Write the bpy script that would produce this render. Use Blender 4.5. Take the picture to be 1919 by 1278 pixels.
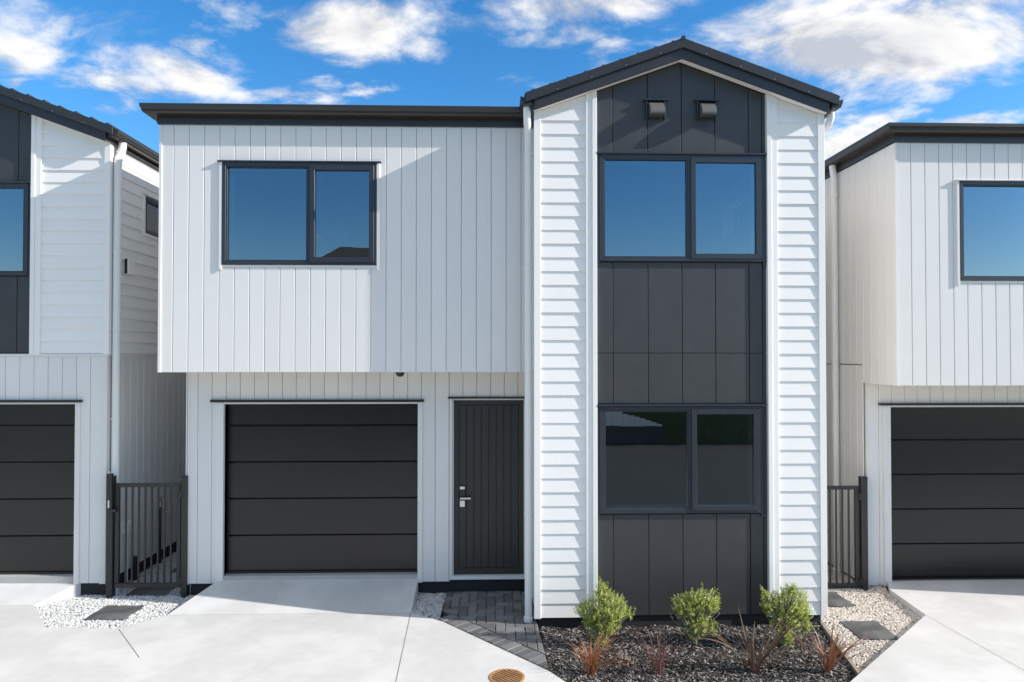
import bpy, bmesh, math, random
from mathutils import Vector, noise as mnoise

random.seed(7)
R = math.radians
scene = bpy.context.scene
for o in list(bpy.data.objects):
    bpy.data.objects.remove(o)

# ------------------------------------------------------------------ camera
cam_d = bpy.data.cameras.new("camera")
cam = bpy.data.objects.new("camera", cam_d)
scene.collection.objects.link(cam)
cam_d.sensor_width = 36.0
cam_d.lens = 36.0 * 1279.0 / 1919.0
cam_d.shift_y = 11.0 / 1919.0
cam_d.clip_start = 0.05
cam_d.clip_end = 3000.0
cam.location = (0, 0, 2.71)
cam.rotation_euler = (R(90 + 0.851), 0, -R(1.567))
scene.camera = cam

# ------------------------------------------------------------------ sun
SUN_TO = Vector((5.2, -1.0, 2.6)).normalized()
SUN_EL = math.asin(SUN_TO.z)
SUN_AZ = math.atan2(SUN_TO.x, SUN_TO.y)
sd = bpy.data.lights.new("sun", 'SUN')
sd.energy = 2.75
sd.angle = R(0.5)
sd.color = (1.0, 0.965, 0.91)
sun = bpy.data.objects.new("sun", sd)
scene.collection.objects.link(sun)
sun.location = (20, -6, 14)
sun.rotation_euler = SUN_TO.to_track_quat('Z', 'Y').to_euler()

# ------------------------------------------------------------------ colour management
vs = scene.view_settings
vs.view_transform = 'Standard'
vs.look = 'None'
vs.gamma = 1.0
vs.use_curve_mapping = False
vs.exposure = 1.25

# ------------------------------------------------------------------ world: sky with clouds
world = bpy.data.worlds.new("World")
scene.world = world
world.use_nodes = True
wt = world.node_tree
wt.nodes.clear()


class NT:
    """small node expression helper"""
    def __init__(self, tree):
        self.t = tree

    def n(self, kind, **kw):
        nd = self.t.nodes.new(kind)
        for k, v in kw.items():
            setattr(nd, k, v)
        return nd

    def link(self, a, b):
        self.t.links.new(a, b)

    def put(self, sock, v):
        if isinstance(v, bpy.types.NodeSocket):
            self.t.links.new(v, sock)
        else:
            sock.default_value = v

    def m(self, op, a, b=None, c=None, clamp=False):
        nd = self.n('ShaderNodeMath', operation=op, use_clamp=clamp)
        self.put(nd.inputs[0], a)
        if b is not None:
            self.put(nd.inputs[1], b)
        if c is not None:
            self.put(nd.inputs[2], c)
        return nd.outputs[0]

    def ramp(self, v, lo, hi, smooth=True, to=(0.0, 1.0)):
        nd = self.n('ShaderNodeMapRange')
        nd.interpolation_type = 'SMOOTHSTEP' if smooth else 'LINEAR'
        nd.clamp = True
        self.put(nd.inputs[0], v)
        for i, x in enumerate((lo, hi, to[0], to[1])):
            self.put(nd.inputs[1 + i], x)
        return nd.outputs[0]

    def noise(self, vec, scale, detail=6.0, rough=0.55, dist=0.0, lac=2.0):
        nd = self.n('ShaderNodeTexNoise')
        if vec is not None:
            self.link(vec, nd.inputs['Vector'])
        nd.inputs['Scale'].default_value = scale
        nd.inputs['Detail'].default_value = detail
        nd.inputs['Roughness'].default_value = rough
        nd.inputs['Lacunarity'].default_value = lac
        nd.inputs['Distortion'].default_value = dist
        return nd.outputs['Fac']

    def mix(self, f, a, b, blend='MIX'):
        nd = self.n('ShaderNodeMix', data_type='RGBA', blend_type=blend)
        nd.clamp_factor = True
        self.put(nd.inputs[0], f)
        for s, v in ((nd.inputs[6], a), (nd.inputs[7], b)):
            if isinstance(v, bpy.types.NodeSocket):
                self.link(v, s)
            else:
                s.default_value = (*v, 1.0) if len(v) == 3 else v
        return nd.outputs[2]

    def comb(self, x, y, z):
        nd = self.n('ShaderNodeCombineXYZ')
        for i, v in enumerate((x, y, z)):
            self.put(nd.inputs[i], v)
        return nd.outputs[0]


w = NT(wt)
out = w.n('ShaderNodeOutputWorld')
bg = w.n('ShaderNodeBackground')
bg.inputs['Strength'].default_value = 0.10
w.link(bg.outputs[0], out.inputs[0])
sky = w.n('ShaderNodeTexSky', sky_type='NISHITA')
sky.sun_disc = False
sky.sun_elevation = SUN_EL
sky.sun_rotation = SUN_AZ
sky.altitude = 100.0
sky.air_density = 1.0
sky.dust_density = 0.25
sky.ozone_density = 3.0
hs = w.n('ShaderNodeHueSaturation')
hs.inputs['Saturation'].default_value = 1.33
hs.inputs['Value'].default_value = 0.92
w.link(sky.outputs[0], hs.inputs['Color'])
tc = w.n('ShaderNodeTexCoord')
sep = w.n('ShaderNodeSeparateXYZ')
w.link(tc.outputs['Generated'], sep.inputs[0])
dx, dy, dz = sep.outputs
den = w.m('ADD', w.m('MAXIMUM', dz, 0.0), 0.24)
qx = w.m('DIVIDE', dx, den)
qy = w.m('DIVIDE', dy, den)
q = w.comb(w.m('MULTIPLY', qx, 0.88), w.m('MULTIPLY', qy, 1.06), 0.37)
az = w.m('ARCTAN2', dx, dy)
el = w.m('ARCSINE', dz)
# cloud banks: azimuth, elevation, half sizes (radians), weight
BANKS = [
    (-0.60, 0.405, 0.24, 0.050, 0.34), (-0.45, 0.365, 0.12, 0.035, 0.34), (-0.64, 0.345, 0.10, 0.05, 0.26),
    (-0.52, 0.338, 0.13, 0.022, 0.30), (-0.36, 0.350, 0.10, 0.016, 0.22), (-0.33, 0.440, 0.20, 0.025, 0.26),
    (0.20, 0.380, 0.10, 0.03, 0.30), (0.30, 0.345, 0.10, 0.03, 0.24), (0.56, 0.335, 0.10, 0.03, 0.24), (-0.20, 0.440, 0.16, 0.040, 0.44), (-0.09, 0.425, 0.10, 0.030, 0.36),
    (-0.27, 0.355, 0.10, 0.016, 0.30), (-0.23, 0.370, 0.06, 0.013, 0.26), (-0.16, 0.372, 0.05, 0.013, 0.36),
    (-0.60, 0.318, 0.022, 0.014, 0.42), (-0.51, 0.310, 0.045, 0.014, 0.36), (0.03, 0.385, 0.05, 0.016, 0.34),
    (0.10, 0.440, 0.12, 0.03, 0.30), (0.11, 0.475, 0.20, 0.04, 0.42), (0.16, 0.415, 0.08, 0.025, 0.30),
    (0.52, 0.400, 0.22, 0.060, 0.52), (0.40, 0.400, 0.10, 0.045, 0.40), (0.62, 0.375, 0.16, 0.05, 0.40),
    (0.52, 0.300, 0.07, 0.022, 0.36), (0.47, 0.270, 0.07, 0.03, 0.42), (0.64, 0.275, 0.07, 0.018, 0.42),
    (-0.42, 0.395, 0.06, 0.016, 0.30), (-0.30, 0.300, 0.05, 0.010, 0.30), (0.02, 0.345, 0.06, 0.012, 0.28), (-0.02, 0.450, 0.12, 0.022, 0.30),
    (0.33, 0.415, 0.10, 0.03, 0.34), (0.60, 0.43, 0.15, 0.04, 0.34), (-0.10, 0.53, 0.5, 0.05, 0.22), (0.50, 0.52, 0.3, 0.06, 0.40),
    (-1.4, 0.45, 0.35, 0.12, 0.36), (1.5, 0.40, 0.30, 0.10, 0.34), (-2.3, 0.75, 0.40, 0.15, 0.40), (2.2, 0.9, 0.4, 0.2, 0.40),
    (0.3, 1.05, 0.5, 0.14, 0.38), (-1.0, 1.1, 0.5, 0.15, 0.36),
]
warp = w.n('ShaderNodeTexNoise')
warp.inputs['Scale'].default_value = 5.0
warp.inputs['Detail'].default_value = 5.0
warp.inputs['Roughness'].default_value = 0.6
w.link(q, warp.inputs['Vector'])
wsep = w.n('ShaderNodeSeparateColor')
w.link(warp.outputs['Color'], wsep.inputs[0])
azw = w.m('ADD', az, w.m('MULTIPLY', w.m('SUBTRACT', wsep.outputs[0], 0.5), 0.20))
elw = w.m('ADD', el, w.m('MULTIPLY', w.m('SUBTRACT', wsep.outputs[1], 0.5), 0.075))
acc = w.m('MULTIPLY', w.ramp(el, 0.46, 0.64), 0.44)      # overhead cloud out of view, thickened for neutral fill light
for (a, e, sa, se, wgt) in BANKS:
    u = w.m('DIVIDE', w.m('SUBTRACT', azw, a), sa)
    v = w.m('DIVIDE', w.m('SUBTRACT', elw, e), se)
    r2 = w.m('ADD', w.m('MULTIPLY', u, u), w.m('MULTIPLY', v, v))
    g = w.m('MULTIPLY', w.m('EXPONENT', w.m('MULTIPLY', r2, -1.0)), wgt)
    acc = g if acc is None else w.m('MAXIMUM', acc, g)
big = w.m('ADD', w.m('MULTIPLY', w.m('SUBTRACT', w.noise(q, 3.4, 10.0, 0.60, 0.35), 0.5), 1.25), 0.5)
# second sample pushed towards the sun: the difference shades the clouds
q2 = w.comb(w.m('MULTIPLY', w.m('ADD', qx, 0.10), 0.88), w.m('MULTIPLY', w.m('ADD', qy, -0.03), 1.06), 0.37)
big2 = w.m('ADD', w.m('MULTIPLY', w.m('SUBTRACT', w.noise(q2, 3.4, 6.0, 0.56, 0.35), 0.5), 1.25), 0.5)
raw = w.m('SUBTRACT', w.m('ADD', big, acc), w.ramp(el, 0.12, 0.30, True, (0.16, 0.0)))
dens = w.ramp(raw, 0.63, 0.94)
lit = w.ramp(w.m('SUBTRACT', big, big2), -0.16, 0.12)
thick = w.ramp(raw, 0.86, 1.25)
shade = w.m('SUBTRACT', lit, w.m('MULTIPLY', thick, 0.50), None, True)
ccol = w.mix(shade, (2.5, 2.62, 2.9), (4.65, 4.54, 4.36))
above = w.ramp(dz, 0.0, 0.06)
fac = w.m('MULTIPLY', w.m('MULTIPLY', dens, above), 0.96)
fin = w.mix(fac, hs.outputs[0], ccol)
w.link(fin, bg.inputs['Color'])

# ------------------------------------------------------------------ materials
MATS = {}


def mat(name, col, rough=0.5, var=0.06, nscale=6.0, bump=0.0, bscale=60.0, objvar=0.0, metallic=0.0, spec=0.5,
        col2=None, patch=2.0, coat=0.0):
    m = bpy.data.materials.new(name)
    m.use_nodes = True
    t = NT(m.node_tree)
    p = m.node_tree.nodes['Principled BSDF']
    tcn = t.n('ShaderNodeTexCoord')
    obc = tcn.outputs['Object']
    nz = t.noise(obc, nscale, 5.0, 0.6)
    lo = tuple(c * (1 - var) for c in col)
    hi = tuple(min(1, c * (1 + var)) for c in col)
    c = t.mix(nz, lo, hi)
    if col2:
        n2 = t.ramp(t.noise(obc, patch, 6.0, 0.62), 0.42, 0.66)
        c = t.mix(n2, c, col2)
    if objvar:
        oi = t.n('ShaderNodeObjectInfo')
        h = t.n('ShaderNodeHueSaturation')
        t.link(c, h.inputs['Color'])
        t.link(t.ramp(oi.outputs['Random'], 0, 1, False, (1 - objvar, 1 + objvar)), h.inputs['Value'])
        c = h.outputs[0]
    t.link(c, p.inputs['Base Color'])
    t.link(t.ramp(nz, 0.2, 0.8, False, (max(0.02, rough - 0.06), min(1, rough + 0.06))), p.inputs['Roughness'])
    p.inputs['Metallic'].default_value = metallic
    p.inputs['Specular IOR Level'].default_value = spec
    p.inputs['Coat Weight'].default_value = coat
    if bump:
        b = t.n('ShaderNodeBump')
        b.inputs['Strength'].default_value = bump
        b.inputs['Distance'].default_value = 0.004
        t.link(t.noise(obc, bscale, 4.0, 0.6), b.inputs['Height'])
        t.link(b.outputs[0], p.inputs['Normal'])
    MATS[name] = m
    return m


M_white = mat('white_paint', (0.87, 0.84, 0.795), 0.42, 0.02, 5, 0.05, 40, 0.012)
M_grey = mat('pale_grey_paint', (0.75, 0.725, 0.69), 0.45, 0.025, 4, 0.06, 50, 0.02)
M_panel = mat('dark_panel_paint', (0.045, 0.0445, 0.046), 0.46, 0.16, 7, 0.12, 160, 0.04)
M_roof = mat('dark_roof_steel', (0.034, 0.030, 0.027), 0.32, 0.10, 8, 0.02, 60, 0.0, 0.0, 0.5)
M_frame = mat('window_aluminium', (0.030, 0.033, 0.042), 0.32, 0.08, 20)
M_garage = mat('garage_door_steel', (0.0065, 0.0062, 0.006), 0.26, 0.6, 140, 0.22, 240, 0.02, 0, 0.55)
M_door = mat('front_door_paint', (0.030, 0.0285, 0.027), 0.42, 0.10, 14, 0.10, 200, 0.02)
M_plinth = mat('plinth_black', (0.018, 0.018, 0.019), 0.75, 0.25, 10, 0.2, 90)
M_steel = mat('brushed_steel', (0.62, 0.62, 0.62), 0.28, 0.05, 30, 0, 1, 0, 1.0)
M_black = mat('black_powder_coat', (0.022, 0.021, 0.020), 0.38, 0.10, 20)
M_gatem = mat('gate_powder_coat', (0.028, 0.027, 0.026), 0.40, 0.10, 20)
M_plaster = mat('interior_plaster', (0.74, 0.73, 0.72), 0.8, 0.03, 3)
M_pvc = mat('downpipe_white', (0.82, 0.80, 0.77), 0.35, 0.03, 8)
M_conc = mat('concrete', (0.585, 0.57, 0.548), 0.75, 0.10, 9.0, 0.25, 180, 0.0, 0, 0.3, (0.665, 0.65, 0.626), 1.6)
M_concs = mat('concrete_edge', (0.42, 0.41, 0.39), 0.85, 0.15, 7, 0.3, 80)
M_joint = mat('saw_cut', (0.20, 0.20, 0.19), 0.9, 0.2, 20)
M_paver = mat('charcoal_paver', (0.16, 0.158, 0.156), 0.78, 0.22, 14, 0.55, 130, 0.30, 0, 0.35)
M_slate = mat('stepping_stone_slate', (0.085, 0.086, 0.086), 0.62, 0.25, 7, 0.5, 45, 0.15, 0, 0.4, (0.15, 0.15, 0.145), 3.5)
M_soil = mat('soil', (0.030, 0.025, 0.021), 0.95, 0.4, 18, 0.8, 40)
M_sand = mat('bedding_sand', (0.30, 0.28, 0.25), 0.95, 0.2, 20, 0.5, 90)
M_timber = mat('grey_timber', (0.30, 0.26, 0.21), 0.8, 0.2, 9, 0.3, 60)
M_asph = mat('asphalt', (0.036, 0.035, 0.033), 0.9, 0.2, 3, 0.3, 120)
M_rust = mat('rusty_cast_iron', (0.36, 0.17, 0.065), 0.75, 0.3, 24, 0.5, 120, 0, 0, 0.4, (0.46, 0.25, 0.11), 9)
M_hood = mat('vent_hood_grey', (0.11, 0.11, 0.105), 0.5, 0.06, 20)
M_brass = mat('tap_brass', (0.45, 0.42, 0.36), 0.35, 0.1, 20, 0, 1, 0, 1.0)
M_darkwall = mat('dark_cladding', (0.05, 0.05, 0.055), 0.6, 0.1, 5)
M_slot_dark = mat('drain_slot_dark', (0.006, 0.006, 0.006), 0.9, 0.0, 5)  # flat near-black, stands in for the unlit depth of the drain


def island_mat(name, ramp, rough=0.6, transl=0.0, spec=0.4):
    """each little piece (a stone, a chip, a leaf) draws its own colour"""
    m = bpy.data.materials.new(name)
    m.use_nodes = True
    t = NT(m.node_tree)
    p = m.node_tree.nodes['Principled BSDF']
    geo = t.n('ShaderNodeNewGeometry')
    cr = t.n('ShaderNodeValToRGB')
    e = cr.color_ramp.elements
    e[0].position, e[0].color = ramp[0][0], (*ramp[0][1], 1)
    e[1].position, e[1].color = ramp[-1][0], (*ramp[-1][1], 1)
    for pos, c in ramp[1:-1]:
        x = e.new(pos)
        x.color = (*c, 1)
    t.link(geo.outputs['Random Per Island'], cr.inputs[0])
    t.link(cr.outputs[0], p.inputs['Base Color'])
    p.inputs['Roughness'].default_value = rough
    p.inputs['Specular IOR Level'].default_value = spec
    if transl:
        tr = t.n('ShaderNodeBsdfTranslucent')
        h = t.n('ShaderNodeHueSaturation')
        h.inputs['Value'].default_value = 1.3
        t.link(cr.outputs[0], h.inputs['Color'])
        t.link(h.outputs[0], tr.inputs[0])
        mx = t.n('ShaderNodeMixShader')
        mx.inputs[0].default_value = transl
        t.link(p.outputs[0], mx.inputs[1])
        t.link(tr.outputs[0], mx.inputs[2])
        t.link(mx.outputs[0], m.node_tree.nodes['Material Output'].inputs[0])
    return m


M_gravw = island_mat('white_marble_chip', [(0, (0.40, 0.395, 0.385)), (0.5, (0.56, 0.555, 0.54)), (1, (0.72, 0.715, 0.70))], 0.7)
M_gravp = island_mat('cream_stone_chip', [(0, (0.46, 0.39, 0.32)), (0.5, (0.64, 0.57, 0.50)), (1, (0.76, 0.72, 0.66))], 0.7)
M_mulch = island_mat('bark_mulch', [(0, (0.010, 0.009, 0.009)), (0.40, (0.030, 0.027, 0.025)), (0.70, (0.12, 0.108, 0.098)),
                                    (0.88, (0.30, 0.27, 0.245)), (1, (0.52, 0.46, 0.41))], 0.65)
M_leaf = island_mat('shrub_leaf', [(0, (0.12, 0.18, 0.03)), (0.3, (0.32, 0.40, 0.055)), (0.7, (0.56, 0.60, 0.13)),
                                   (1, (0.58, 0.60, 0.30))], 0.30, 0.40, 0.6)
M_hedge = island_mat('hedge_leaf', [(0, (0.03, 0.05, 0.018)), (1, (0.11, 0.14, 0.05))], 0.6, 0.1)


def blade_mat(name, c0, c1, c2):
    m = bpy.data.materials.new(name)
    m.use_nodes = True
    t = NT(m.node_tree)
    p = m.node_tree.nodes['Principled BSDF']
    oi = t.n('ShaderNodeObjectInfo')
    cr = t.n('ShaderNodeValToRGB')
    e = cr.color_ramp.elements
    e[0].color = (*c0, 1)
    e[1].color = (*c2, 1)
    x = e.new(0.5)
    x.color = (*c1, 1)
    t.link(oi.outputs['Random'], cr.inputs[0])
    tcn = t.n('ShaderNodeTexCoord')
    nz = t.noise(tcn.outputs['Object'], 25.0, 3.0, 0.6)
    c = t.mix(t.ramp(nz, 0.45, 0.95), cr.outputs[0], (0.30, 0.17, 0.11))
    t.link(c, p.inputs['Base Color'])
    p.inputs['Roughness'].default_value = 0.42
    tr = t.n('ShaderNodeBsdfTranslucent')
    t.link(c, tr.inputs[0])
    mx = t.n('ShaderNodeMixShader')
    mx.inputs[0].default_value = 0.22
    t.link(p.outputs[0], mx.inputs[1])
    t.link(tr.outputs[0], mx.inputs[2])
    t.link(mx.outputs[0], m.node_tree.nodes['Material Output'].inputs[0])
    return m


M_blade_orange = blade_mat('orange_sedge', (0.34, 0.10, 0.022), (0.44, 0.17, 0.05), (0.34, 0.20, 0.13))
M_blade_wine = blade_mat('wine_flax', (0.13, 0.030, 0.030), (0.19, 0.06, 0.055), (0.28, 0.17, 0.14))
M_blade_bronze = blade_mat('bronze_flax', (0.15, 0.09, 0.05), (0.20, 0.13, 0.08), (0.12, 0.06, 0.05))
M_blade_red = blade_mat('red_brown_flax', (0.22, 0.06, 0.03), (0.32, 0.12, 0.05), (0.20, 0.10, 0.07))


def glass_mat():
    m = bpy.data.materials.new('tinted_glass')
    m.use_nodes = True
    t = NT(m.node_tree)
    m.node_tree.nodes.remove(m.node_tree.nodes['Principled BSDF'])
    tr = t.n('ShaderNodeBsdfTransparent')
    tr.inputs[0].default_value = (0.80, 0.83, 0.85, 1)
    gl = t.n('ShaderNodeBsdfGlossy')
    gl.inputs['Roughness'].default_value = 0.0
    gl.inputs['Color'].default_value = (0.80, 0.88, 0.95, 1)
    tcn = t.n('ShaderNodeTexCoord')
    b = t.n('ShaderNodeBump')
    b.inputs['Strength'].default_value = 0.02
    b.inputs['Distance'].default_value = 0.02
    t.link(t.noise(tcn.outputs['Object'], 2.2, 2.0), b.inputs['Height'])
    t.link(b.outputs[0], gl.inputs['Normal'])
    fr = t.n('ShaderNodeFresnel')
    fr.inputs[0].default_value = 1.5
    f = t.m('ADD', t.m('MULTIPLY', fr.outputs[0], 1.1), 0.155, clamp=True)
    mx = t.n('ShaderNodeMixShader')
    t.link(f, mx.inputs[0])
    t.link(tr.outputs[0], mx.inputs[1])
    t.link(gl.outputs[0], mx.inputs[2])
    t.link(mx.outputs[0], m.node_tree.nodes['Material Output'].inputs[0])
    return m


M_glass = glass_mat()

# ------------------------------------------------------------------ mesh helpers
COL = scene.collection


def thing(name, loc, label, cat, group=None):
    o = bpy.data.objects.new(name, None)
    o.empty_display_size = 0.2
    o.location = loc
    COL.objects.link(o)
    o['label'] = label
    o['category'] = cat
    if group:
        o['group'] = group
    return o


def origin_of(p):
    v = Vector((0, 0, 0))
    while p is not None:
        v += p.location
        p = p.parent
    return v


def inset(poly, c):
    n = len(poly)
    area = sum(poly[i][0] * poly[(i + 1) % n][1] - poly[(i + 1) % n][0] * poly[i][1] for i in range(n))
    P = [Vector(p) for p in (poly if area > 0 else poly[::-1])]
    lines = []
    for i in range(n):
        a, b = P[i], P[(i + 1) % n]
        d = (b - a).normalized()
        nn = Vector((-d.y, d.x))
        lines.append((a + nn * c, d))
    res = []
    for i in range(n):
        (p, d), (q_, e) = lines[i - 1], lines[i]
        cr = d.x * e.y - d.y * e.x
        if abs(cr) < 1e-6:
            res.append(q_)
            continue
        s = ((q_ - p).x * e.y - (q_ - p).y * e.x) / cr
        res.append(p + d * s)
    return [tuple(p) for p in P], [tuple(p) for p in res]


def clip(poly, a, b, c):
    """keep a*x+b*y <= c of a convex polygon"""
    res = []
    n = len(poly)
    for i in range(n):
        p, q_ = poly[i], poly[(i + 1) % n]
        fp, fq = a * p[0] + b * p[1] - c, a * q_[0] + b * q_[1] - c
        if fp <= 0:
            res.append(p)
        if fp * fq < 0:
            s = fp / (fp - fq)
            res.append((p[0] + (q_[0] - p[0]) * s, p[1] + (q_[1] - p[1]) * s))
    return res


def front(y0):
    return lambda u, v, w_: (u, y0 - w_, v)


def right(x0):
    return lambda u, v, w_: (x0 + w_, u, v)


def left(x0):
    return lambda u, v, w_: (x0 - w_, u, v)


def top(z0):
    return lambda u, v, w_: (u, v, z0 + w_)


class MB:
    def __init__(self):
        self.v, self.f = [], []

    def add(self, vs_, fs):
        n = len(self.v)
        self.v += [tuple(x) for x in vs_]
        self.f += [tuple(i + n for i in f) for f in fs]
        return self

    def box(self, x0, x1, y0, y1, z0, z1):
        vs_ = [(x, y, z) for z in (z0, z1) for y in (y0, y1) for x in (x0, x1)]
        return self.add(vs_, [(0, 2, 3, 1), (4, 5, 7, 6), (0, 1, 5, 4), (2, 6, 7, 3), (0, 4, 6, 2), (1, 3, 7, 5)])

    def slab(self, fr, poly, w0, w1, ch=0.0):
        """convex polygon in the frame's plane, from depth w0 to w1, front edge chamfered"""
        n = len(poly)
        if n < 3:
            return self
        wf = w1 if callable(w1) else (lambda v: w1)
        if ch > 0:
            P, I = inset(poly, ch)
            vs_ = [fr(u, v, w0) for u, v in P] + [fr(u, v, wf(v) - ch) for u, v in P] + [fr(u, v, wf(v)) for u, v in I]
            fs = [tuple(range(n - 1, -1, -1)), tuple(range(2 * n, 3 * n))]
            for r in (0, n):
                fs += [(r + i, r + (i + 1) % n, r + n + (i + 1) % n, r + n + i) for i in range(n)]
        else:
            vs_ = [fr(u, v, w0) for u, v in poly] + [fr(u, v, wf(v)) for u, v in poly]
            fs = [tuple(range(n - 1, -1, -1)), tuple(range(n, 2 * n))]
            fs += [(i, (i + 1) % n, n + (i + 1) % n, n + i) for i in range(n)]
        return self.add(vs_, fs)

    def rect(self, fr, u0, u1, v0, v1, w0, w1, ch=0.0):
        return self.slab(fr, [(u0, v0), (u1, v0), (u1, v1), (u0, v1)], w0, w1, ch)

    def tube(self, pts, r, n=12, cap=True):
        pts = [Vector(p) for p in pts]
        rr = r if isinstance(r, (list, tuple)) else [r] * len(pts)
        base = len(self.v)
        prev = None
        for i, p in enumerate(pts):
            if i == 0:
                d = pts[1] - p
            elif i == len(pts) - 1:
                d = p - pts[i - 1]
            else:
                d = (pts[i + 1] - p).normalized() + (p - pts[i - 1]).normalized()
            d.normalize()
            if prev is None:
                a = Vector((1, 0, 0)) if abs(d.x) < 0.9 else Vector((0, 1, 0))
                u = d.cross(a).normalized()
            else:
                u = (prev - d * prev.dot(d)).normalized()
            prev = u
            v = d.cross(u)
            for k in range(n):
                t_ = 2 * math.pi * k / n
                self.v.append(tuple(p + (u * math.cos(t_) + v * math.sin(t_)) * rr[i]))
        for i in range(len(pts) - 1):
            for k in range(n):
                a, b = base + i * n + k, base + i * n + (k + 1) % n
                self.f.append((a, b, b + n, a + n))
        if cap:
            self.f.append(tuple(base + k for k in range(n - 1, -1, -1)))
            e = base + (len(pts) - 1) * n
            self.f.append(tuple(e + k for k in range(n)))
        return self

    def sweep(self, path, prof):
        """closed profile (outwards, z) along a horizontal path; outwards is to the left of travel"""
        P = [Vector(p) for p in path]
        n = len(prof)
        base = len(self.v)
        for i, p in enumerate(P):
            def nrm(a, b):
                d = (b - a).normalized()
                return Vector((-d.y, d.x))
            if i == 0:
                m_ = nrm(P[0], P[1])
            elif i == len(P) - 1:
                m_ = nrm(P[-2], P[-1])
            else:
                a, b = nrm(P[i - 1], p), nrm(p, P[i + 1])
                m_ = (a + b) / (1 + a.dot(b))
            for o_, z in prof:
                self.v.append((p.x + m_.x * o_, p.y + m_.y * o_, z))
        for i in range(len(P) - 1):
            for k in range(n):
                a, b = base + i * n + k, base + i * n + (k + 1) % n
                self.f.append((a, b, b + n, a + n))
        self.f.append(tuple(base + k for k in range(n)))
        e = base + (len(P) - 1) * n
        self.f.append(tuple(e + k for k in range(n - 1, -1, -1)))
        return self

    def build(self, name, m, parent=None, smooth=False, recalc=True, loc=None):
        org = origin_of(parent) if parent is not None else Vector(loc or (0, 0, 0))
        me = bpy.data.meshes.new(name)
        me.from_pydata([(x - org.x, y - org.y, z - org.z) for x, y, z in self.v], [], self.f)
        if recalc:
            bm = bmesh.new()
            bm.from_mesh(me)
            bmesh.ops.recalc_face_normals(bm, faces=bm.faces)
            bm.to_mesh(me)
            bm.free()
        me.materials.append(m)
        if smooth:
            me.polygons.foreach_set('use_smooth', [True] * len(me.polygons))
            try:
                me.set_sharp_from_angle(angle=R(40))
            except Exception:
                pass
        o = bpy.data.objects.new(name, me)
        COL.objects.link(o)
        if parent is not None:
            o.parent = parent
        else:
            o.location = org
        return o


def rects_minus(u0, u1, v0, v1, holes):
    us = sorted({u0, u1, *[min(max(h[i], u0), u1) for h in holes for i in (0, 1)]})
    vs_ = sorted({v0, v1, *[min(max(h[i], v0), v1) for h in holes for i in (2, 3)]})
    res = []
    for a, b in zip(us, us[1:]):
        run = None
        for c, d in zip(vs_, vs_[1:]):
            mu, mv = (a + b) / 2, (c + d) / 2
            inside = any(h[0] < mu < h[1] and h[2] < mv < h[3] for h in holes)
            if not inside:
                run = (run[0], d) if run else (c, d)
            elif run:
                res.append((a, b, *run))
                run = None
        if run:
            res.append((a, b, *run))
    return res


def wall(name, fr, u0, u1, v0, v1, w0, w1, holes, m, parent, poly_clip=None):
    mb = MB()
    for a, b, c, d in rects_minus(u0, u1, v0, v1, holes):
        poly = [(a, c), (b, c), (b, d), (a, d)]
        for k in (poly_clip or []):
            poly = clip(poly, *k)
        if len(poly) >= 3:
            mb.slab(fr, poly, w0, w1)
    return mb.build(name, m, parent)


def vboards(fr, u0, u1, v0, v1, holes, phase, m, parent, cover=0.17, w0=0.004, w1=0.020, c=0.005, g=0.004):
    """vertical shiplap boards; each board one object"""
    k0 = math.floor((u0 - phase) / cover)
    u = phase + k0 * cover
    while u < u1 - 0.01:
        a, b = max(u, u0), min(u + cover, u1)
        e0 = u >= u0 - 1e-6
        e1 = u + cover <= u1 + 1e-6
        if b - a > 0.015:
            groups = []
            for rc in rects_minus(a, b, v0, v1, holes):
                if rc[3] - rc[2] < 0.02 or rc[1] - rc[0] < 0.004:
                    continue
                hit = [g_ for g_ in groups if any(min(k[3], rc[3]) - max(k[2], rc[2]) > 0.01 and (abs(k[1] - rc[0]) < 1e-6 or abs(k[0] - rc[1]) < 1e-6) for k in g_)]
                new = [rc]
                for g_ in hit:
                    new += g_
                    groups.remove(g_)
                groups.append(new)
            for grp in groups:
              mb = MB()
              for (p, q_, lo, hi) in grp:
                cl = e0 and abs(p - a) < 1e-6
                cr = e1 and abs(q_ - b) < 1e-6
                x0 = p + (g / 2 if cl else 0)
                x1 = q_ - (g / 2 if cr else 0)
                pr = [(x0, w0)]
                pr += [(x0, w1 - c), (x0 + c, w1)] if cl else [(x0, w1)]
                pr += [(x1 - c, w1), (x1, w1 - c)] if cr else [(x1, w1)]
                pr += [(x1, w0)]
                n = len(pr)
                vv = [fr(x, lo, y) for x, y in pr] + [fr(x, hi, y) for x, y in pr]
                ff = [tuple(range(n - 1, -1, -1)), tuple(range(n, 2 * n))]
                ff += [(i, (i + 1) % n, n + (i + 1) % n, n + i) for i in range(n)]
                mb.add(vv, ff)
              if mb.f:
                mb.build('cladding_board', m, parent)
        u += cover


def hboards(fr, u0, u1, v0, v1, m, parent, holes=(), clips=(), cover=0.15, phase=None, jit=0.0):
    """bevel-back weatherboards, thick at the bottom edge; each board one object"""
    v = v0 if phase is None else phase + math.floor((v0 - phase) / cover) * cover
    while v < v1:
        lo, hi = max(v, v0), min(v + cover, v1)
        base = v
        j = random.uniform(-jit, jit)
        mb = MB()
        for a, b, c, d in rects_minus(u0, u1, lo, hi, holes):
            poly = [(a, c), (b, c), (b, d), (a, d)]
            for k in clips:
                poly = clip(poly, *k)
            if len(poly) >= 3:
                wf = lambda vv, base=base, j=j: 0.0225 + j - 0.014 * (vv - base) / cover
                mb.slab(fr, poly, 0.0, wf)
        if mb.f:
            mb.build('weatherboard', m, parent)
        v += cover


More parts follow.
